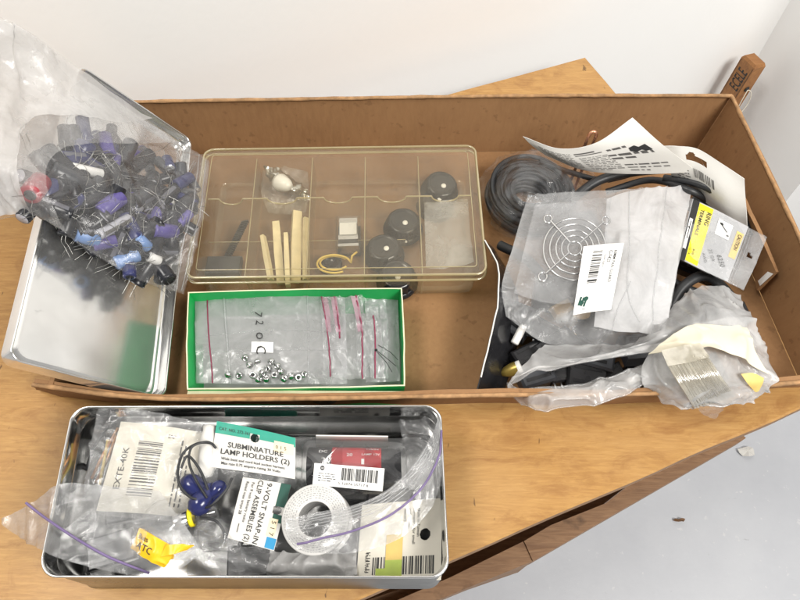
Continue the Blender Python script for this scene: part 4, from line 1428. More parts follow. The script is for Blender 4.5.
# ---- bags on top
big, BS = bag('large_bag', 'large clear plastic bag lying flat over the black parts', 'plastic bag',
              [[(528, 195, .050), (575, 191, .056), (630, 189, .060), (691, 186, .060)],
               [(515, 240, .050), (570, 248, .056), (630, 248, .058), (682, 248, .058)],
               [(502, 284, .048), (560, 300, .052), (610, 310, .054), (668, 318, .054)],
               [(506, 316, .040), (546, 343, .036), (600, 346, .040), (656, 345, .042)]], F_GREYBAG, 70, 60, .0028, 41, .006, 34)
gz = .064
gbg, GS = bag('grille_bag', 'flat clear bag holding a wire fan guard with white sticker', 'plastic bag',
              [[(535, 205, .058), (572, 201, gz), (612, 197, gz)], [(524, 250, .058), (562, 252, gz), (604, 252, gz)], [(514, 293, .054), (552, 303, .060), (592, 302, .060)]], F_GRILL, 46, 46, .0014, 43, .005, 45)
mlk, MS = bag('milky_bag', 'milky white plastic bag folded flat beside the fan guard bag', 'plastic bag',
              [[(607, 199, .062), (632, 190, .068), (662, 187, .068), (692, 186, .064)], [(604, 245, .063), (630, 248, .070), (654, 246, .069), (681, 246, .065)], [(598, 290, .062), (622, 296, .067), (646, 296, .067), (672, 296, .063)], [(594, 327, .058), (618, 331, .062), (642, 333, .062), (663, 337, .059)]], F_MILKY, 60, 60, .0022, 45, .006, 40)
mb = MB(); MS.strip(mb, [(.30, .0), (.32, .3), (.40, .62), (.62, .9)], .0010, .0005); MS.strip(mb, [(.42, .55), (.30, .78), (.25, 1.0)], .0008, .0004); MS.strip(mb, [(.72, .0), (.74, .4), (.8, 1.0)], .0010, .0004); mb.build('film_fold', F_FROST, mlk)

# fan guard lies inside its bag just under the front film
gc = at(574.7, 248.3, gz - .0012)
ex = at(606, 248.3, gz - .0012) - gc
ey = at(574.7, 218.3, gz - .0012) - gc
rx, ry = np.linalg.norm(ex), np.linalg.norm(ey)
fg = thing('fan_guard', 'round wire fan guard with mounting loops inside the clear bag', 'fan guard', gc)
gp = lambda a, k=1.0: gc + ex * math.cos(a) * k + ey * math.sin(a) * k
for k in (1.0, .80, .60, .42, .22):
    mb = MB(); mb.tube([gp(2 * math.pi * q / 56, k) for q in range(56)], .00078, 7, closed=True); mb.build('ring', M_STEEL, fg)
for a, lo, hi in ((R_(42), .22, 1.28), (R_(222), .22, 1.22), (R_(132), .22, 1.20), (R_(312), .22, 1.2)):
    tip = gp(a, hi + .11)
    mb = MB(); mb.tube([gp(a, lo) + [0, 0, .0009], gp(a, hi) + [0, 0, .0009]], .00078, 7)
    mb.tube([tip + (ex * math.cos(q) + ey * math.sin(q)) * .13 for q in np.linspace(0, 2 * math.pi, 24)[:-1]], .00078, 7, closed=True)
    mb.build('spoke', M_STEEL, fg)
Sk = quad([(583.6, 246.4), (624, 243), (611, 309.5), (573, 315)], [gz + .0048, gz + .0054, gz + .003, gz + .0022], 14, 20, bend=.0008)
stc = card('barcode_sticker', 'white barcode sticker with a green emblem on the fan guard bag', 'sticker', Sk, M_PAPERW, .0002, part='sticker')
W, H = Sk.W, Sk.H
ik = Ink(Sk)
ik.barcode(W * .50, H * .10, H * .50, W * .24, 92, 18, 4)
ik.text('60MM FAN GUARD', W * .79, H * .10, W * .115, 92, True); ik.text('G-F425', W * .66, H * .10, W * .125, 92, True); ik.text('53204 02819', W * .55, H * .16, W * .07, 92); ik.text('3', W * .22, H * .93, W * .10, 92, True)
ik.build('printing', M_INK, stc)
ik = Ink(Sk, .0003)
for k in range(3):
    ik.rect(W * (.12 + .07 * k), H * (.76 + .015 * k), W * .05, H * .12, 10)
ik.disc(W * .16, H * .85, W * .07); ik.disc(W * .27, H * .80, W * .065)
ik.build('emblem', M_DKGREEN, stc)

# yellow tag bag
zt = .058
Sk = quad([(690, 198), (755, 231), (731, 284), (676, 256)], [zt + .004, zt + .003, zt - .004, zt - .004], 30, 30, bend=.002)
Sk2 = Surf([[at(690, 198, zt + .004), at(722, 213, zt + .006), at(767, 237, zt + .002)], [at(684, 226, zt), at(712, 242, zt + .003), at(756, 264, zt - .002)], [at(676, 257, zt - .005), at(704, 271, zt - .003), at(744, 289.5, zt - .006)]], 36, 36, .0007, 2, 60)
tg = thing('terminal_bag', 'small zip bag with yellow printed panel and punched header strip', 'zip bag', ctr(Sk2))
W, H = Sk2.W, Sk2.H
def pun(x, y):
    return ((x - W * .91) / .0016) ** 2 + ((y - H * .42) / .0028) ** 2 < 1
mb = MB(); Sk2.sheet(mb, .0012, 0, pun); mb.build('film', F_FROST, tg)
pn = Surf([[Sk2.s(.04, .0, .0006), Sk2.s(.40, 0.0, .0006), Sk2.s(.80, 0.0, .0006)], [Sk2.s(.04, 1, .0006), Sk2.s(.40, 1, .0006), Sk2.s(.80, 1, .0006)]], 20, 20)
mb = MB(); pn.sheet(mb, .0003); mb.build('grey_panel', M_PANELGREY, tg)
w, h = pn.W, pn.H
ik = Ink(pn, .0003); ik.rect(w * .18, h * .02, w * .30, h * .96, 0, 10); ik.build('yellow_panel', M_YELLOW, tg)
ik = Ink(pn, .0003); ik.rect(w * .88, h * .16, w * .10, h * .46, 0); ik.build('yellow_strip', M_OCHRE, tg)
ik = Ink(pn, .0003); ik.rect(w * .02, h * .0, w * .15, h * 1.0, 0); ik.build('black_panel', M_INK, tg)
ik = Ink(pn, .0005); ik.rect(w * .04, h * .32, w * .08, h * .50, 0); ik.rect(w * .60, h * .12, w * .21, h * .26, 0); ik.build('white_panel', M_PAPERW, tg)
ik = Ink(pn, .0006)
ik.text('TERMINALS', w * .245, h * .10, w * .105, 90, True); ik.text('RING', w * .385, h * .10, w * .120, 90, True)
ik.text('22-18', w * .21, h * .76, w * .06, 90); ik.text('8-10', w * .30, h * .76, w * .06, 90)
ik.text('6250', w * .72, h * .68, w * .11, 60, True); ik.text('22 GA', w * .58, h * .66, w * .08, 60); ik.text('AWG', w * .50, h * .76, w * .07, 60)
ik.text('CAUTION', w * .91, h * .20, w * .075, 90, True)
ik.rect(w * .64, h * .16, w * .18, h * .018, 45); ik.disc(w * .78, h * .32, w * .02); ik.disc(w * .66, h * .18, w * .025)
ik.rect(w * .075, h * .36, w * .02, h * .3, 0); ik.rect(w * .05, h * .46, w * .05, h * .02, 0)
ik.build('lettering', M_INK, tg)
mb = MB(); Sk2.strip(mb, [(.815, 0.02), (.82, .5), (.815, .98)], .0014, .0003); Sk2.strip(mb, [(.845, 0.02), (.85, .5), (.845, .98)], .0009, .0003); mb.build('zip_line', F_ZIPBAG, tg)

# frosted bag with open mouth hanging over the front wall
mouth, DS = bag('open_bag', 'full frosted plastic bag with its mouth open hanging over the tray front wall', 'plastic bag',
                [[(545, 344, .044), (600, 346, .050), (646, 336, .056), (676, 302, .056), (706, 284, .054), (740, 296, .046)],
                 [(522, 365, .046), (580, 357, .058), (634, 346, .068), (680, 326, .072), (716, 312, .068), (752, 318, .056)],
                 [(508, 384, .040), (545, 371, .052), (590, 361, .060), (640, 353, .066), (690, 348, .066), (764, 345, .052)]], F_MOUTH, 90, 50, .0042, 51, 0, 34)
HB = Surf([[DS.s(u, .80, .0012) for u in np.linspace(0, .7, 9)], [DS.s(u, 1.0, .0022 + .0015 * math.sin(9 * u)) for u in np.linspace(0, .7, 9)]], 60, 8, .0008, 4, 90)
mb = MB(); mb.grid(HB.P); mb.build('hem_band', F_WHITE, mouth)
S = Surf(rows([[(508, 384, .036), (517, 389, .042), (545, 387, .050), (590, 382, .054), (634, 368, .056), (664, 356, .056)],
               [(510, 393, .042), (528, 397, .050), (558, 397, .057), (596, 393, .058), (634, 378, .058), (660, 365, .056)],
               [(522, 405, .044), (540, 409, .046), (562, 409, .050), (600, 403, .052), (636, 389, .054), (658, 376, .054)]]), 76, 34, .0036, 53, 44)
mb = MB(); mb.grid(S.P); mb.build('lower_lip', F_MOUTH, mouth)
mb = MB()
DS.strip(mb, [(0, 1.0), (.2, 1.0), (.4, 1.0), (.6, 1.0), (.72, .98)], .0014, .0004)
mb.tube([S.s(u, 0.02, .0006) for u in np.linspace(0, 1, 40)], .0008, 6); mb.tube([S.s(u, .98, .0006) for u in np.linspace(0, 1, 40)], .0007, 6)
mb.tube([S.s(0, v, .0006) for v in np.linspace(0, 1, 16)], .0007, 6)
mb.build('hem', F_ZIPBAG, mouth)
Sb = Surf(rows([[(508, 384, .030), (560, 366, .036), (620, 352, .036), (680, 348, .036)], [(524, 400, .030), (566, 398, .034), (612, 390, .036), (672, 378, .036)]]), 40, 20, .002, 55, 40)

# second frosted bag over the front right
end, ES = bag('end_bag', 'crumpled clear bag with cream paper sagging over the front wall corner', 'plastic bag',
              [[(650, 350, .058), (690, 326, .064), (735, 318, .058), (762, 346, .048)],
               [(642, 366, .060), (690, 356, .072), (736, 350, .070), (778, 374, .056)],
               [(644, 386, .056), (684, 388, .066), (730, 388, .066), (776, 384, .055)],
               [(662, 396, .048), (690, 403, .048), (736, 404, .050), (762, 396, .048)]], F_MOUTH, 64, 58, .0044, 57, .010, 40)
S = Surf(rows([[(648, 353, .072), (694, 325, .078), (748, 327, .070)], [(668, 350, .076), (712, 339, .082), (757, 350, .072)], [(690, 346, .076), (722, 350, .079), (770, 374, .064)]]), 50, 32, .0026, 5, 36)
card('cream_sheet', 'folded cream paper sheet on the crumpled bag at the front corner', 'paper sheet', S, M_CREAM2, .0004, part='sheet')
S = Surf(rows([[(741, 374, .070), (753, 373, .0695), (764, 378, .066)], [(748, 384, .066), (756, 383, .066), (763, 383, .064)], [(755, 392, .058), (757, 392, .058), (759, 391, .058)]]), 14, 14)
card('yellow_tab', 'small yellow wedge of paper inside the crumpled bag corner', 'paper', S, M_OCHRE, .0004, part='tab')
# bundle of clear strips
th = thing('strip_bundle', 'bundle of thin clear plastic strips hanging over the tray front wall', 'plastic strips', at(700, 375, .05))
NS = 26
for k in range(NS):
    q = k / (NS - 1)
    a = lp(at(663, 352, .081), at(699, 345, .086), q)
    m1 = lp(at(672, 371, .079), at(713, 365, .084), q)
    b = lp(at(694, 408, .048), at(735, 396, .052), q)
    mid2 = lp(at(684, 390, .072), at(723, 381, .078), q)
    jit = lambda s: np.array([rnd.uniform(-s, s), rnd.uniform(-s, s), rnd.uniform(-s, s)])
    mb = MB(); mb.tube(catmull(np.array([a + jit(.0003), m1 + jit(.0003), mid2 + jit(.0003), b + jit(.0004)]), 16), .00075, 7); mb.build('strip', F_STRIP, th)
RB = Surf(rows([[(663, 352, .080), (681, 348, .083), (699, 345, .085)], [(672, 371, .078), (692, 368, .081), (713, 365, .083)], [(684, 390, .071), (704, 386, .074), (723, 381, .077)], [(694, 407, .048), (714, 402, .050), (734, 396, .052)]]), 30, 30, .0004, 8, 120)
mb = MB(); RB.sheet(mb, .0006); mb.build('ribbon', F_FROST, th)
Sx = Surf(rows([[(661, 350, .082), (680, 346, .085), (700, 343, .088)], [(668, 366, .082), (690, 362, .085), (710, 357, .0875)]]), 16, 10, .0008, 3, 90)
mb = MB(); Sx.sheet(mb, .0004); mb.build('tape_band', F_STRIP, th)
Sx = Surf(rows([[(694, 404, .050), (714, 401, .052), (734, 394, .052)], [(702, 414, .034), (716, 419, .030), (724, 404, .036)]]), 16, 10, .0014, 5, 90)
mb = MB(); mb.grid(Sx.P); mb.build('film_tail', F_CLEAR, th)

# ================================================================== tin box in front
TZ = .058
tc = [at(73, 406.5, TZ), at(441, 405.5, TZ), at(449.5, 578, TZ), at(38, 577.5, TZ)]
tcen = sum(tc) / 4
tin = thing('tin_box', 'open rectangular tin box with rolled rim full of packaged parts', 'tin box', (tcen[0], tcen[1], 0))


def tq(s, t, z):
    p = (tc[0] * (1 - s) + tc[1] * s) * (1 - t) + (tc[3] * (1 - s) + tc[2] * s) * t
    return np.array([p[0], p[1], z])


ASP = 2.3
def trings(spec):
    return np.array([[tq(s, t, z) for s, t in rrect(0, i_, .045, 9, ASP)] for i_, z in spec])


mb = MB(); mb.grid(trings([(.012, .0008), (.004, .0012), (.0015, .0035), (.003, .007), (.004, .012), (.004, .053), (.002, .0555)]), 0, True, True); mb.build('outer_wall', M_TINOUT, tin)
mb = MB(); mb.grid(trings([(.002, .0555), (-.0005, .0565), (-.001, .058), (.001, .0592), (.0035, .0590), (.0050, .0578), (.0050, .0560)]), 0, True, True); mb.build('rolled_rim', M_RIM, tin)
mb = MB(); mb.grid(trings([(.0050, .0560), (.0052, .047), (.0095, .0455), (.0100, .044), (.0065, .0425), (.006, .010), (.010, .004), (.016, .003)]), 0, True, True)
b0 = trings([(.016, .003)])[0]; cb_ = tq(.5, .5, .003)
mb.grid(np.array([[cb_ + (p - cb_) * k for p in b0] for k in (1, .5, .02)]), 0, False, True)
mb.build('inner_wall', M_TIN, tin)

# crumpled film and wads that fill the bottom
bag('filler_bag', 'crumpled clear bag filling the bottom of the tin box', 'plastic bag',
    [[(88, 440, .020), (180, 436, .026), (280, 436, .026), (370, 440, .026), (425, 446, .02)], [(78, 490, .024), (170, 490, .028), (270, 490, .030), (360, 490, .028), (430, 490, .022)], [(64, 555, .022), (150, 560, .026), (260, 560, .026), (350, 560, .024), (430, 558, .02)]], F_FILLER, 80, 50, .005, 61, .008, 55)

# copper wires at the left
for k, (pp, m_) in enumerate(((((92, 478, .028), (103, 455, .036), (118, 428, .036)), M_COPPERWIRE), (((96, 482, .026), (108, 458, .036), (116, 436, .036)), M_COPPERWIRE), (((86, 470, .026), (94, 448, .034), (108, 426, .034)), M_RUBBER), (((100, 484, .028), (104, 462, .037), (108, 440, .036)), M_RUBBAND))):
    mb = MB(); mb.tube(catmull(np.array([at(*p) for p in pp]), 16), .0011, 8)
    tag(mb.build('wire', m_), ['upper copper wire standing beside the barcode card', 'lower copper wire standing beside the barcode card', 'black wire against the end of the tin box', 'yellowish wire closest to the barcode card'][k], 'wire')

# barcode card
Sk = quad([(121, 421.5), (206, 433), (190, 518), (96, 511)], [.050, .044, .034, .038], 24, 24, bend=.003)
bc = card('barcode_card', 'cream card with sideways barcode inside a clear bag in the tin', 'card', Sk, M_CREAM, .0006)
W, H = Sk.W, Sk.H
ik = Ink(Sk)
ik.barcode(W * .56, H * .20, H * .64, W * .28, 90, 22, 8)
ik.build('barcode', M_INKGREY, bc)
ik = Ink(Sk); ik.text('EXTE-40K', W * .185, H * .76, W * .10, -90, True, stretch=1.1); ik.smallprint(W * .74, H * .90, H * .78, W * .14, 3, -90, 6); ik.smallprint(W * .60, H * .08, W * .1, H * .06, 2, 0, 3)
ik.build('lettering', M_INKGREY, bc)
bag('card_bag', 'crinkled clear bag round the cream barcode card', 'plastic bag',
    [[(96, 412, .050), (130, 408, .056), (180, 418, .052), (216, 428, .050)], [(90, 448, .048), (130, 450, .054), (180, 458, .050), (218, 464, .047)], [(86, 480, .044), (130, 486, .049), (176, 494, .046), (216, 500, .044)], [(84, 512, .038), (130, 518, .042), (178, 522, .039), (222, 524, .038)]], F_TINBAG, 64, 56, .0030, 63, .012, 60)

# black wire and blue lamps
th = thing('blue_lamp', 'pair of navy blue teardrop lamps with looped black wire', 'lamp', at(204, 495, .040))
for (x, y, x2, y2, r) in ((187, 482, 205, 494, .0072), (197, 508, 207, 494, .0078), (221, 486, 209, 497, .0055)):
    a, b = at(x, y, .048), at(x2, y2, .047)
    L = np.linalg.norm(b - a) + r
    mb = MB(); mb.lathe([(.0001, -r * .6), (r * .55, -r * .45), (r * .9, 0), (r, r * .5), (r * .9, r), (r * .55, L * .85), (r * .2, L), (.0001, L + .001)], a, frame_z(b - a), 24); mb.build('bulb', M_BLUELAMP, th)
for pp in ([(207, 500, .052), (190, 497, .056), (178, 480, .058), (182, 455, .058), (196, 444, .058), (210, 443, .057), (216, 448, .054)],
           [(207, 498, .054), (196, 480, .058), (189, 462, .059), (192, 447, .060), (206, 442, .058), (214, 445, .056)],
           [(204, 508, .050), (212, 505, .055), (226, 490, .056), (232, 478, .056)],
           [(208, 490, .056), (200, 470, .060), (188, 456, .060), (181, 468, .059)],
           [(200, 518, .046), (214, 520, .048), (222, 528, .044), (226, 540, .04)]):
    mb = MB(); mb.tube(catmull(np.array([at(*p) for p in pp]), 32), .00085, 8); mb.build('wire', M_RUBBER, th)
a, b = at(206, 478, .044), at(209, 434, .050)
mb = MB(); mb.lathe([(.0001, 0), (.0040, .001), (.0058, .006), (.0062, .014), (.0055, .026), (.0042, .031), (.0042, .034), (.0001, .034)], a, frame_z(b - a), 24)
tag(mb.build('grey_capsule', M_GREYCARD), 'frosted grey capsule beside the looped black wire', 'capsule')

# lamp holder card
Sk = quad([(217, 421), (295.5, 438), (295, 479), (210, 467)], [.056, .055, .049, .050], 120, 70, bend=.0015)
W, H = Sk.W, Sk.H
def lh(x, y):
    return (x - W * .50) ** 2 + (y - H * .22) ** 2 < .0030 ** 2
lc = card('lamp_holder_card', 'white and green header card for subminiature lamp holders', 'header card', Sk, M_GREYCARD, .0006, lh)
ik = Ink(Sk)
for s in (0, 1):
    pass
vs_ = [(0, 0), (W * .42, 0), (W * .42, H * .24), (0, H * .27)]
ik.rect(0, 0, W * .44, H * .26, 0, 12); ik.rect(W * .56, 0, W * .44, H * .235, 0, 12); ik.rect(W * .44, 0, W * .12, H * .13, 0, 4); ik.build('green_band', M_GREENINK, lc)
ik = Ink(Sk, .0003); ik.rect(W * .74, H * .18, W * .24, H * .26, 0); ik.build('price_sticker', M_STICKER, lc)
ik = Ink(Sk, .0005)
ik.text('SUBMINIATURE', W * .52, H * .525, H * .165, 0, True, 'c', 1.1); ik.text('LAMP HOLDERS (2)', W * .52, H * .685, H * .165, 0, True, 'c', 1.1)
ik.text('Wide bent and cord lead socket harness', W * .50, H * .81, H * .085, 0, True, 'c'); ik.text('Max rate 0.75 ampere rating 30 Volts', W * .48, H * .91, H * .085, 0, True, 'c')
ik.text('CAT. NO. 272-361', W * .04, H * .18, H * .095, 0, True); ik.text('0 1 5', W * .76, H * .36, H * .12, 0)
ik.build('lettering', M_INK, lc)
S = Surf(rows([[(217, 421, .052), (256, 430, .052), (296, 438, .05)], [(210, 466, .050), (252, 478, .049), (296, 480, .048)], [(214, 486, .040), (252, 492, .038), (292, 494, .036)]]), 30, 24, .0012, 4, 60)
mb = MB(); mb.grid(S.P - np.array([0, 0, .0022])); mb.build('film', F_TINBAG, lc)
# the holders behind it and the green backing
S2 = quad([(222, 424), (292, 438), (292, 448), (222, 440)], [.045, .045, .028, .028], 12, 8)
card('green_backing_card', 'green card standing behind the lamp holder header card', 'card', S2, M_GREENINK, .0006)

# snap in card
Sk = quad([(243, 477), (291, 485), (274, 551), (227.5, 538)], [.047, .045, .042, .043], 40, 50, bend=.001)
W, H = Sk.W, Sk.H
def sh_(x, y):
    return (x - W * .85) ** 2 + (y - H * .42) ** 2 < .0029 ** 2
sc = card('snap_clip_card', 'tilted white card for nine volt snap in clips, text sideways', 'header card', Sk, M_GREYCARD, .0006, sh_)
ik = Ink(Sk); ik.rect(W * .80, 0, W * .20, H * .36, 0, 6); ik.rect(W * .80, H * .48, W * .20, H * .12, 0, 4); ik.build('green_band', M_DKGREEN, sc)
ik = Ink(Sk, .0003); ik.rect(W * .76, H * .55, W * .17, H * .27, 0); ik.build('price_sticker', M_STICKER, sc)
ik = Ink(Sk, .0003); ik.rect(W * .79, H * .83, W * .20, H * .16, 0); ik.build('blue_band', M_BLUEINK, sc)
ik = Ink(Sk, .0005)
ik.text('9-VOLT SNAP-IN', W * .53, H * .03, W * .150, 90, True, stretch=1.02); ik.text('CLIP ASSEMBLIES (2)', W * .345, H * .01, W * .150, 90, True, stretch=.88)
ik.text('For 9 volt battery radio', W * .22, H * .06, W * .080, 90, True); ik.text('Rated max amps 28', W * .10, H * .06, W * .080, 90, True)
ik.text('5 1 7', W * .81, H * .58, W * .13, 90)
ik.rect(W * .16, H * .74, W * .012, H * .14)
ik.build('lettering', M_INK, sc)
cable([(262, 500, .030), (250, 520, .030), (240, 545, .026), (232, 560, .02)], .0016, 'thin black wire below the snap clip card', M_RUBBER)

# blister pack with red print
bp = thing('blister_pack', 'clear blister pack with red and black print and a white barcode label', 'blister pack', at(350, 465, .03))
mb = MB()
A = [at(300, 436, .050), at(408, 438, .050), at(410, 494, .046), at(297, 492, .046)]
def bq(s, t, z):
    p = (A[0] * (1 - s) + A[1] * s) * (1 - t) + (A[3] * (1 - s) + A[2] * s) * t
    return p + np.array([0, 0, z])
mb.grid(np.array([[bq(s, t, z) for s, t in rrect(0, i_, .08, 5, 1.8)] for i_, z in ((0, -.016), (.01, -.014), (.02, -.002), (.04, -.001), (.25, .0025), (.40, .003))]), 0, True, True)
mb.build('blister', F_BLISTER, bp)
Sk = Surf([[bq(s_, .50 - .44 * math.cos(q), -.020 + .0205 * math.sin(q)) for s_ in (.07, .5, .93)] for q in np.linspace(.15, math.pi - .15, 9)], 30, 36)
mb = MB(); Sk.sheet(mb, .004); mb.build('body', M_BLACKG, bp)
W, H = Sk.W, Sk.H
ik = Ink(Sk, .0003)
for q in range(14):
    ik.rect(W * .26, H * (.06 + .052 * q), W * .53, H * .0522, 0, 8)
ik.build('red_panel', M_REDP, bp)
ik = Ink(Sk, .0005); ik.text('TWIN', W * .62, H * .24, H * .065, 0, True); ik.text('LAMP 12V', W * .58, H * .36, H * .055, 0, True); ik.text('20', W * .42, H * .38, H * .08, 0, True); ik.text('DC', W * .12, H * .32, H * .08, 0, True); ik.rect(W * .58, H * .42, W * .03, H * .08); ik.build('lettering', M_PAPERW, bp)
Sk = Surf([[at(314.5, 463, .0555), at(384.5, 468.5, .0565)], [at(312.5, 484.5, .0535), at(382.5, 491.5, .0545)]], 24, 10)
mb = MB(); Sk.sheet(mb, .0005); lb = mb.build('barcode_label', M_PAPERW, bp)
W, H = Sk.W, Sk.H
ik = Ink(Sk); ik.barcode(W * .40, H * .12, W * .52, H * .56, 0, 28, 12); ik.text('5 32076 55717 8', W * .36, H * .88, H * .16, 0, True, stretch=1.35)
ik.disc(W * .12, H * .20, H * .11); ik.smallprint(W * .07, H * .40, W * .26, H * .42, 4, 0, 8)
ik.build('lettering', M_INK, lb)
ik = Ink(Sk, .0004); ik.text('GB', W * .12, H * .24, H * .11, 0, True, 'c'); ik.build('emblem_lettering', M_PAPERW, lb)
# white hang tab card standing at the back wall
Sk = Surf([[at(316, 436, .050), at(388, 437, .050)], [at(316, 448, .020), at(388, 448, .020)]], 20, 10)
th = card('white_hang_tab', 'white card edge standing behind the red blister pack', 'card', Sk, M_PAPER, .0008)
B_ = Surf([[at(388, 436, .0495) + np.array([0, .0016, 0]), at(316, 435, .0495) + np.array([0, .0016, 0])], [at(388, 447, .0205) + np.array([0, .0016, 0]), at(316, 447, .0205) + np.array([0, .0016, 0])]], 8, 6)
B_.N = -B_.N if B_.N[0, 0] @ np.array([0, 1.0, 0]) < 0 else B_.N
ik = Ink(B_, .0002); ik.disc(B_.W * .18, B_.H * .3, .003); ik.smallprint(B_.W * .3, B_.H * .1, B_.W * .5, B_.H * .7, 5, 0, 4); ik.build('printing', M_INK, th)

# cream card with barcode and hole
Sk = quad([(362, 505), (442, 498), (441, 580), (356, 582)], [.036, .038, .028, .028], 110, 110)
W, H = Sk.W, Sk.H
def ch(x, y):
    return (x - W * .80) ** 2 + (y - H * .44) ** 2 < .0034 ** 2
cc2 = card('cream_card', 'cream card with wide barcode and punched hole in the tin corner', 'card', Sk, M_CREAM, .0006, ch)
ik = Ink(Sk); ik.barcode(W * .18, H * .70, W * .74, H * .22, 0, 30, 17); ik.smallprint(W * .10, H * .62, W * .05, H * .28, 8, 0, 3)
for k, s in enumerate(('Made in Taiwan', 'connector for small', 'radio tubes', 'battery')):
    ik.text(s, W * (.70 - .055 * k), H * .10, W * .050, 90, True)
ik.text('Pack Two', W * .09, H * .64, W * .055, 90, True)
ik.build('printing', M_INK, cc2)
ik = Ink(Sk, .0004); ik.rect(W * .33, H * .42, W * .20, H * .52, 0, 8); ik.build('ochre_patch', M_OCHRE, cc2)
ik = Ink(Sk, .0005); ik.rect(W * .22, H * .84, W * .12, H * .12, 0); ik.rect(W * .33, H * .74, W * .20, H * .2, 0); ik.build('lime_patch', M_LIME, cc2)
# crumpled clear lump in front middle
bag('wad_bag', 'crumpled whitish film wad at the front of the tin between cards', 'plastic bag',
    [[(270, 550, .030), (310, 552, .036), (356, 552, .030)], [(268, 564, .034), (312, 565, .040), (357, 566, .034)], [(266, 576, .026), (312, 578, .030), (357, 578, .026)]], F_WHITE, 50, 34, .004, 71, .008, 55)
bag('wad_bag', 'crumpled clear film wad beside the yellow fuse pouch', 'plastic bag',
    [[(196, 530, .034), (232, 544, .036), (270, 552, .034)], [(190, 552, .036), (230, 558, .042), (268, 564, .036)], [(188, 574, .028), (230, 577, .032), (266, 577, .028)]], F_TINBAG, 44, 30, .0038, 73, .008, 55)

bag('wad_bag', 'crinkled clear bag stuffed in the back corner of the tin beside the blister pack', 'plastic bag',
    [[(398, 420, .040), (420, 418, .046), (436, 422, .044)], [(404, 448, .046), (422, 446, .052), (440, 448, .050)], [(406, 486, .044), (424, 488, .048), (441, 486, .046)]], F_TINBAG, 40, 40, .004, 75, .008, 60)
bag('wad_bag', 'crinkled clear bag filling the gap below the blue lamps', 'plastic bag',
    [[(186, 512, .036), (210, 516, .044), (236, 524, .040)], [(182, 528, .038), (212, 534, .048), (240, 540, .042)], [(190, 548, .034), (216, 552, .040), (246, 556, .036)]], F_TINBAG, 40, 34, .004, 77, .008, 60)
for k, (x, y, z, sx_, rz_) in enumerate(((110, 548, .020, .030, .3), (392, 500, .022, .034, -.2), (250, 560, .014, .030, .1), (150, 500, .014, .06, .2))):
    connector((x, y), z, (sx_, .020, .010), rz_, ['black part under the left zip bag in the tin', 'dark part between blister pack and cream card', 'dark part under the front film wad', 'black part beneath the cream barcode card'][k], .1, 0, M_BLACK)
# tape spool
sp = thing('wire_spool', 'white ringed spool with printed label lying in the tin', 'spool', (*at(316, 520, .048)[:2], .028))
zc = .052
p = at(315, 519, zc); c0 = np.array([p[0], p[1], 0])
tl = frame_z((-.05, -.12, 1.0))
ro, ri = np.linalg.norm(at(349, 519, zc) - p), np.linalg.norm(at(332, 519, zc) - p)
cen_ = np.array([p[0], p[1], zc])
mb = MB(); mb.lathe([(ri, 0), (ro * .97, 0), (ro, -.0006), (ro, -.0016), (ro * .985, -.002)], cen_, tl, 64); mb.lathe([(ri, -.020), (ro * .985, -.020), (ro, -.0205), (ro, -.0215), (ri, -.0218)], cen_, tl, 64); mb.build('flange', M_FLANGE, sp)
mb = MB(); mb.lathe([(ri, 0), (ri * .97, -.001), (ri * .97, -.021), (ri, -.0218)], cen_, tl, 48); mb.build('hub', F_FROST, sp)
mb = MB(); mb.lathe([(ro * .90, -.002), (ro * .92, -.011), (ro * .90, -.020)], cen_, tl, 64); mb.build('winding', F_FROST, sp)
mb = MB()
V, F = [], []
rr2 = random.Random(5)
for ring_ in range(6):
    rad = ri + (ro - ri) * (.20 + .125 * ring_)
    a = 0.0
    while a < 2 * math.pi:
        da = rr2.uniform(.0004, .0016) / rad
        hh = (ro - ri) * .030 * rr2.uniform(.5, 1)
        b = len(V)
        for rr_k, aa in ((rad - hh, a), (rad - hh, a + da), (rad + hh * rr2.uniform(.4, 1), a + da), (rad + hh, a)):
            V.append(cen_ + tl @ np.array([rr_k * math.cos(aa), rr_k * math.sin(aa), .0003]))
        F.append((b, b + 1, b + 2, b + 3)); a += da + .0009 / rad
mb.add(V, F); mb.build('printing', M_PRINTMID, sp)

# zip bag over the spool
zb, ZS = bag('zip_bag', 'clear zip bag with purple zip line across the white spool', 'zip bag',
             [[(286, 519, .060), (318, 512, .061), (352, 505, .061), (384, 492, .062), (412, 466, .062), (432, 434, .060), (438, 416, .060)],
              [(287, 536, .059), (318, 531, .060), (354, 526, .061), (392, 512, .062), (422, 486, .062), (438, 454, .060), (441, 428, .059)],
              [(296, 549, .056), (322, 553, .056), (358, 552, .057), (400, 538, .058), (430, 510, .058), (441, 480, .058), (443, 455, .057)]], F_ZIPBAG, 90, 36, .0015, 81, .003, 60)
mb = MB(); ZS.strip(mb, [(0.03, .80), (.2, .66), (.4, .56), (.6, .52), (.8, .54), (1.0, .56)], .0014, .0003, n=70); mb.build('zip_line', M_PURPLE, zb)
mb = MB()
for v in (.06, .13, .20, .28, .36):
    ZS.strip(mb, [(0.02, v + .05), (.3, v), (.6, v - .02), (1.0, v)], .0007, .0004, n=70)
mb.build('film_rib', F_FROST, zb)

# zip bag hanging out over the left rim
zl, LS = bag('zip_bag', 'clear zip bag with purple line hanging out over the tin rim', 'zip bag',
             [[(2, 519, .050), (32, 502, .060), (62, 484, .066), (110, 486, .060), (160, 490, .050)],
              [(8, 530, .050), (46, 518, .063), (90, 524, .064), (140, 536, .056), (196, 548, .048)],
              [(22, 540, .052), (44, 552, .063), (66, 560, .061), (110, 572, .050), (170, 577, .044)]], F_ZIPBAG, 80, 40, .0020, 83, .003, 40)
mb = MB()
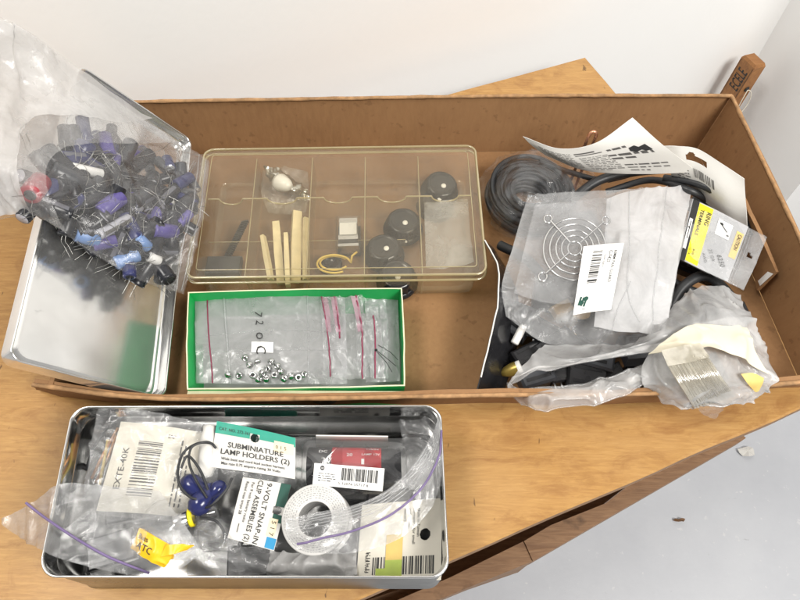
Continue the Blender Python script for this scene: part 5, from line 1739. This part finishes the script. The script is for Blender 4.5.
# purple line runs from the outer corner towards the front of the tin
pth = []
for (x, y) in ((19, 501), (45, 518), (75, 537), (110, 557), (150, 574)):
    d = ray(x, y); d = d / np.linalg.norm(d); Q = LS.P - CAM
    dist = np.linalg.norm(Q - (Q @ d)[..., None] * d, axis=2)
    j, i = np.unravel_index(np.argmin(dist), dist.shape)
    pth.append(LS.P[j, i] + np.array([0, 0, .0012]))
mb.tube(catmull(np.array(pth), 40), .0008, 7)
mb.build('zip_line', M_PURPLE, zl)

# yellow fuse pouch
S = Surf(rows([[(140, 528, .054), (158, 538, .056), (176, 548, .053)], [(135, 540, .053), (153, 551, .056), (170, 560, .053)], [(131, 548, .050), (150, 561, .053), (164, 568, .050)]]), 24, 20, .0012, 6, 70)
yp = card('fuse_pouch', 'yellow plastic pouch with black lettering beside the purple zip bag', 'pouch', S, M_YELLOWP, .0030, part='pouch')
W, H = S.W, S.H
ik = Ink(S, .0005); ik.text('Buss', W * .06, H * .34, H * .28, 0, True); ik.text('ATC', W * .10, H * .72, H * .40, 0, True); ik.build('lettering', M_INK, yp)
S = Surf(rows([[(166, 545, .0565), (182, 544, .057), (194, 546, .054)], [(160, 557, .055), (174, 554, .0565), (186, 550, .054)]]), 16, 8, .0008, 6, 70)
mb = MB(); S.sheet(mb, .001); mb.build('tail', M_YELLOWP, yp)
# glass fuse with steel cap and yellow band, clear dome
th = thing('glass_dome', 'clear round blister dome beside the yellow fuse pouch', 'dome', at(163, 522, .034))
p = at(163, 521, .044); mb = MB(); mb.lathe([(.0150, -.006), (.0146, -.002), (.0125, .003), (.008, .006), (.0001, .0075)], p, None, 32); mb.build('shell', F_GLASS, th)
a, b = at(174, 523, .044), at(203, 514, .044)
th = thing('glass_fuse', 'small glass fuse with steel cap and yellow band', 'fuse', a)
Mx = frame_z(b - a)
mb = MB(); mb.lathe([(.0001, 0), (.0050, .0003), (.0052, .001), (.0052, .009), (.0046, .0094)], a, Mx, 20); mb.build('cap', M_STEEL, th)
mb = MB(); mb.lathe([(.0056, .0096), (.0058, .0098), (.0058, .0120), (.0046, .0122)], a, Mx, 20); mb.build('band', M_YELLOW, th)
mb = MB(); mb.lathe([(.0044, .0122), (.0044, .026), (.003, .028), (.0001, .0285)], a, Mx, 20); mb.build('tube', F_GLASS, th)

# ================================================================== light
w = bpy.data.worlds.new('World'); scene.world = w; w.use_nodes = True
bg = w.node_tree.nodes['Background']
nt = w.node_tree
geo = nt.nodes.new('ShaderNodeTexCoord'); sep = nt.nodes.new('ShaderNodeSeparateXYZ'); nt.links.new(geo.outputs['Generated'], sep.inputs[0])
rmp = nt.nodes.new('ShaderNodeValToRGB'); nt.links.new(sep.outputs['Z'], rmp.inputs['Fac'])
e = rmp.color_ramp.elements
e[0].position = .0; e[0].color = (.95, .935, .91, 1)
e[1].position = .85; e[1].color = (.26, .255, .25, 1)
nt.links.new(rmp.outputs['Color'], bg.inputs['Color']); bg.inputs['Strength'].default_value = .43


def area(name, loc, target, size, power, color):
    l = bpy.data.lights.new(name, 'AREA'); l.shape = 'RECTANGLE'; l.size, l.size_y = size
    l.energy = power; l.color = color
    o = bpy.data.objects.new(name, l); COL.objects.link(o)
    o.location = loc
    o.rotation_euler = (Vector(target) - Vector(loc)).to_track_quat('-Z', 'Y').to_euler()
    return o


area('key_fill_lamp', (.95, -.50, 1.35), (.05, .35, 0), (.9, .5), 38, (1, .972, .925))
area('key_fill_lamp', (-.75, .05, 1.75), (0, .3, 0), (.6, .4), 20, (1, .97, .92))  # added fill, brightens the shaded wall face and its reflection in the lid

# ================================================================== render settings
cy = scene.cycles
cy.transparent_max_bounces = 48; cy.max_bounces = 12; cy.diffuse_bounces = 4; cy.glossy_bounces = 5; cy.transmission_bounces = 6
cy.use_denoising = True
try:
    cy.denoiser = 'OPENIMAGEDENOISE'
except Exception:
    pass
cy.caustics_reflective = False; cy.caustics_refractive = False
cy.sample_clamp_indirect = 4
vs = scene.view_settings
scene.display_settings.display_device = 'sRGB'
vs.view_transform = 'Standard'; vs.look = 'None'; vs.exposure = 0.0; vs.gamma = 1.0; vs.use_curve_mapping = False
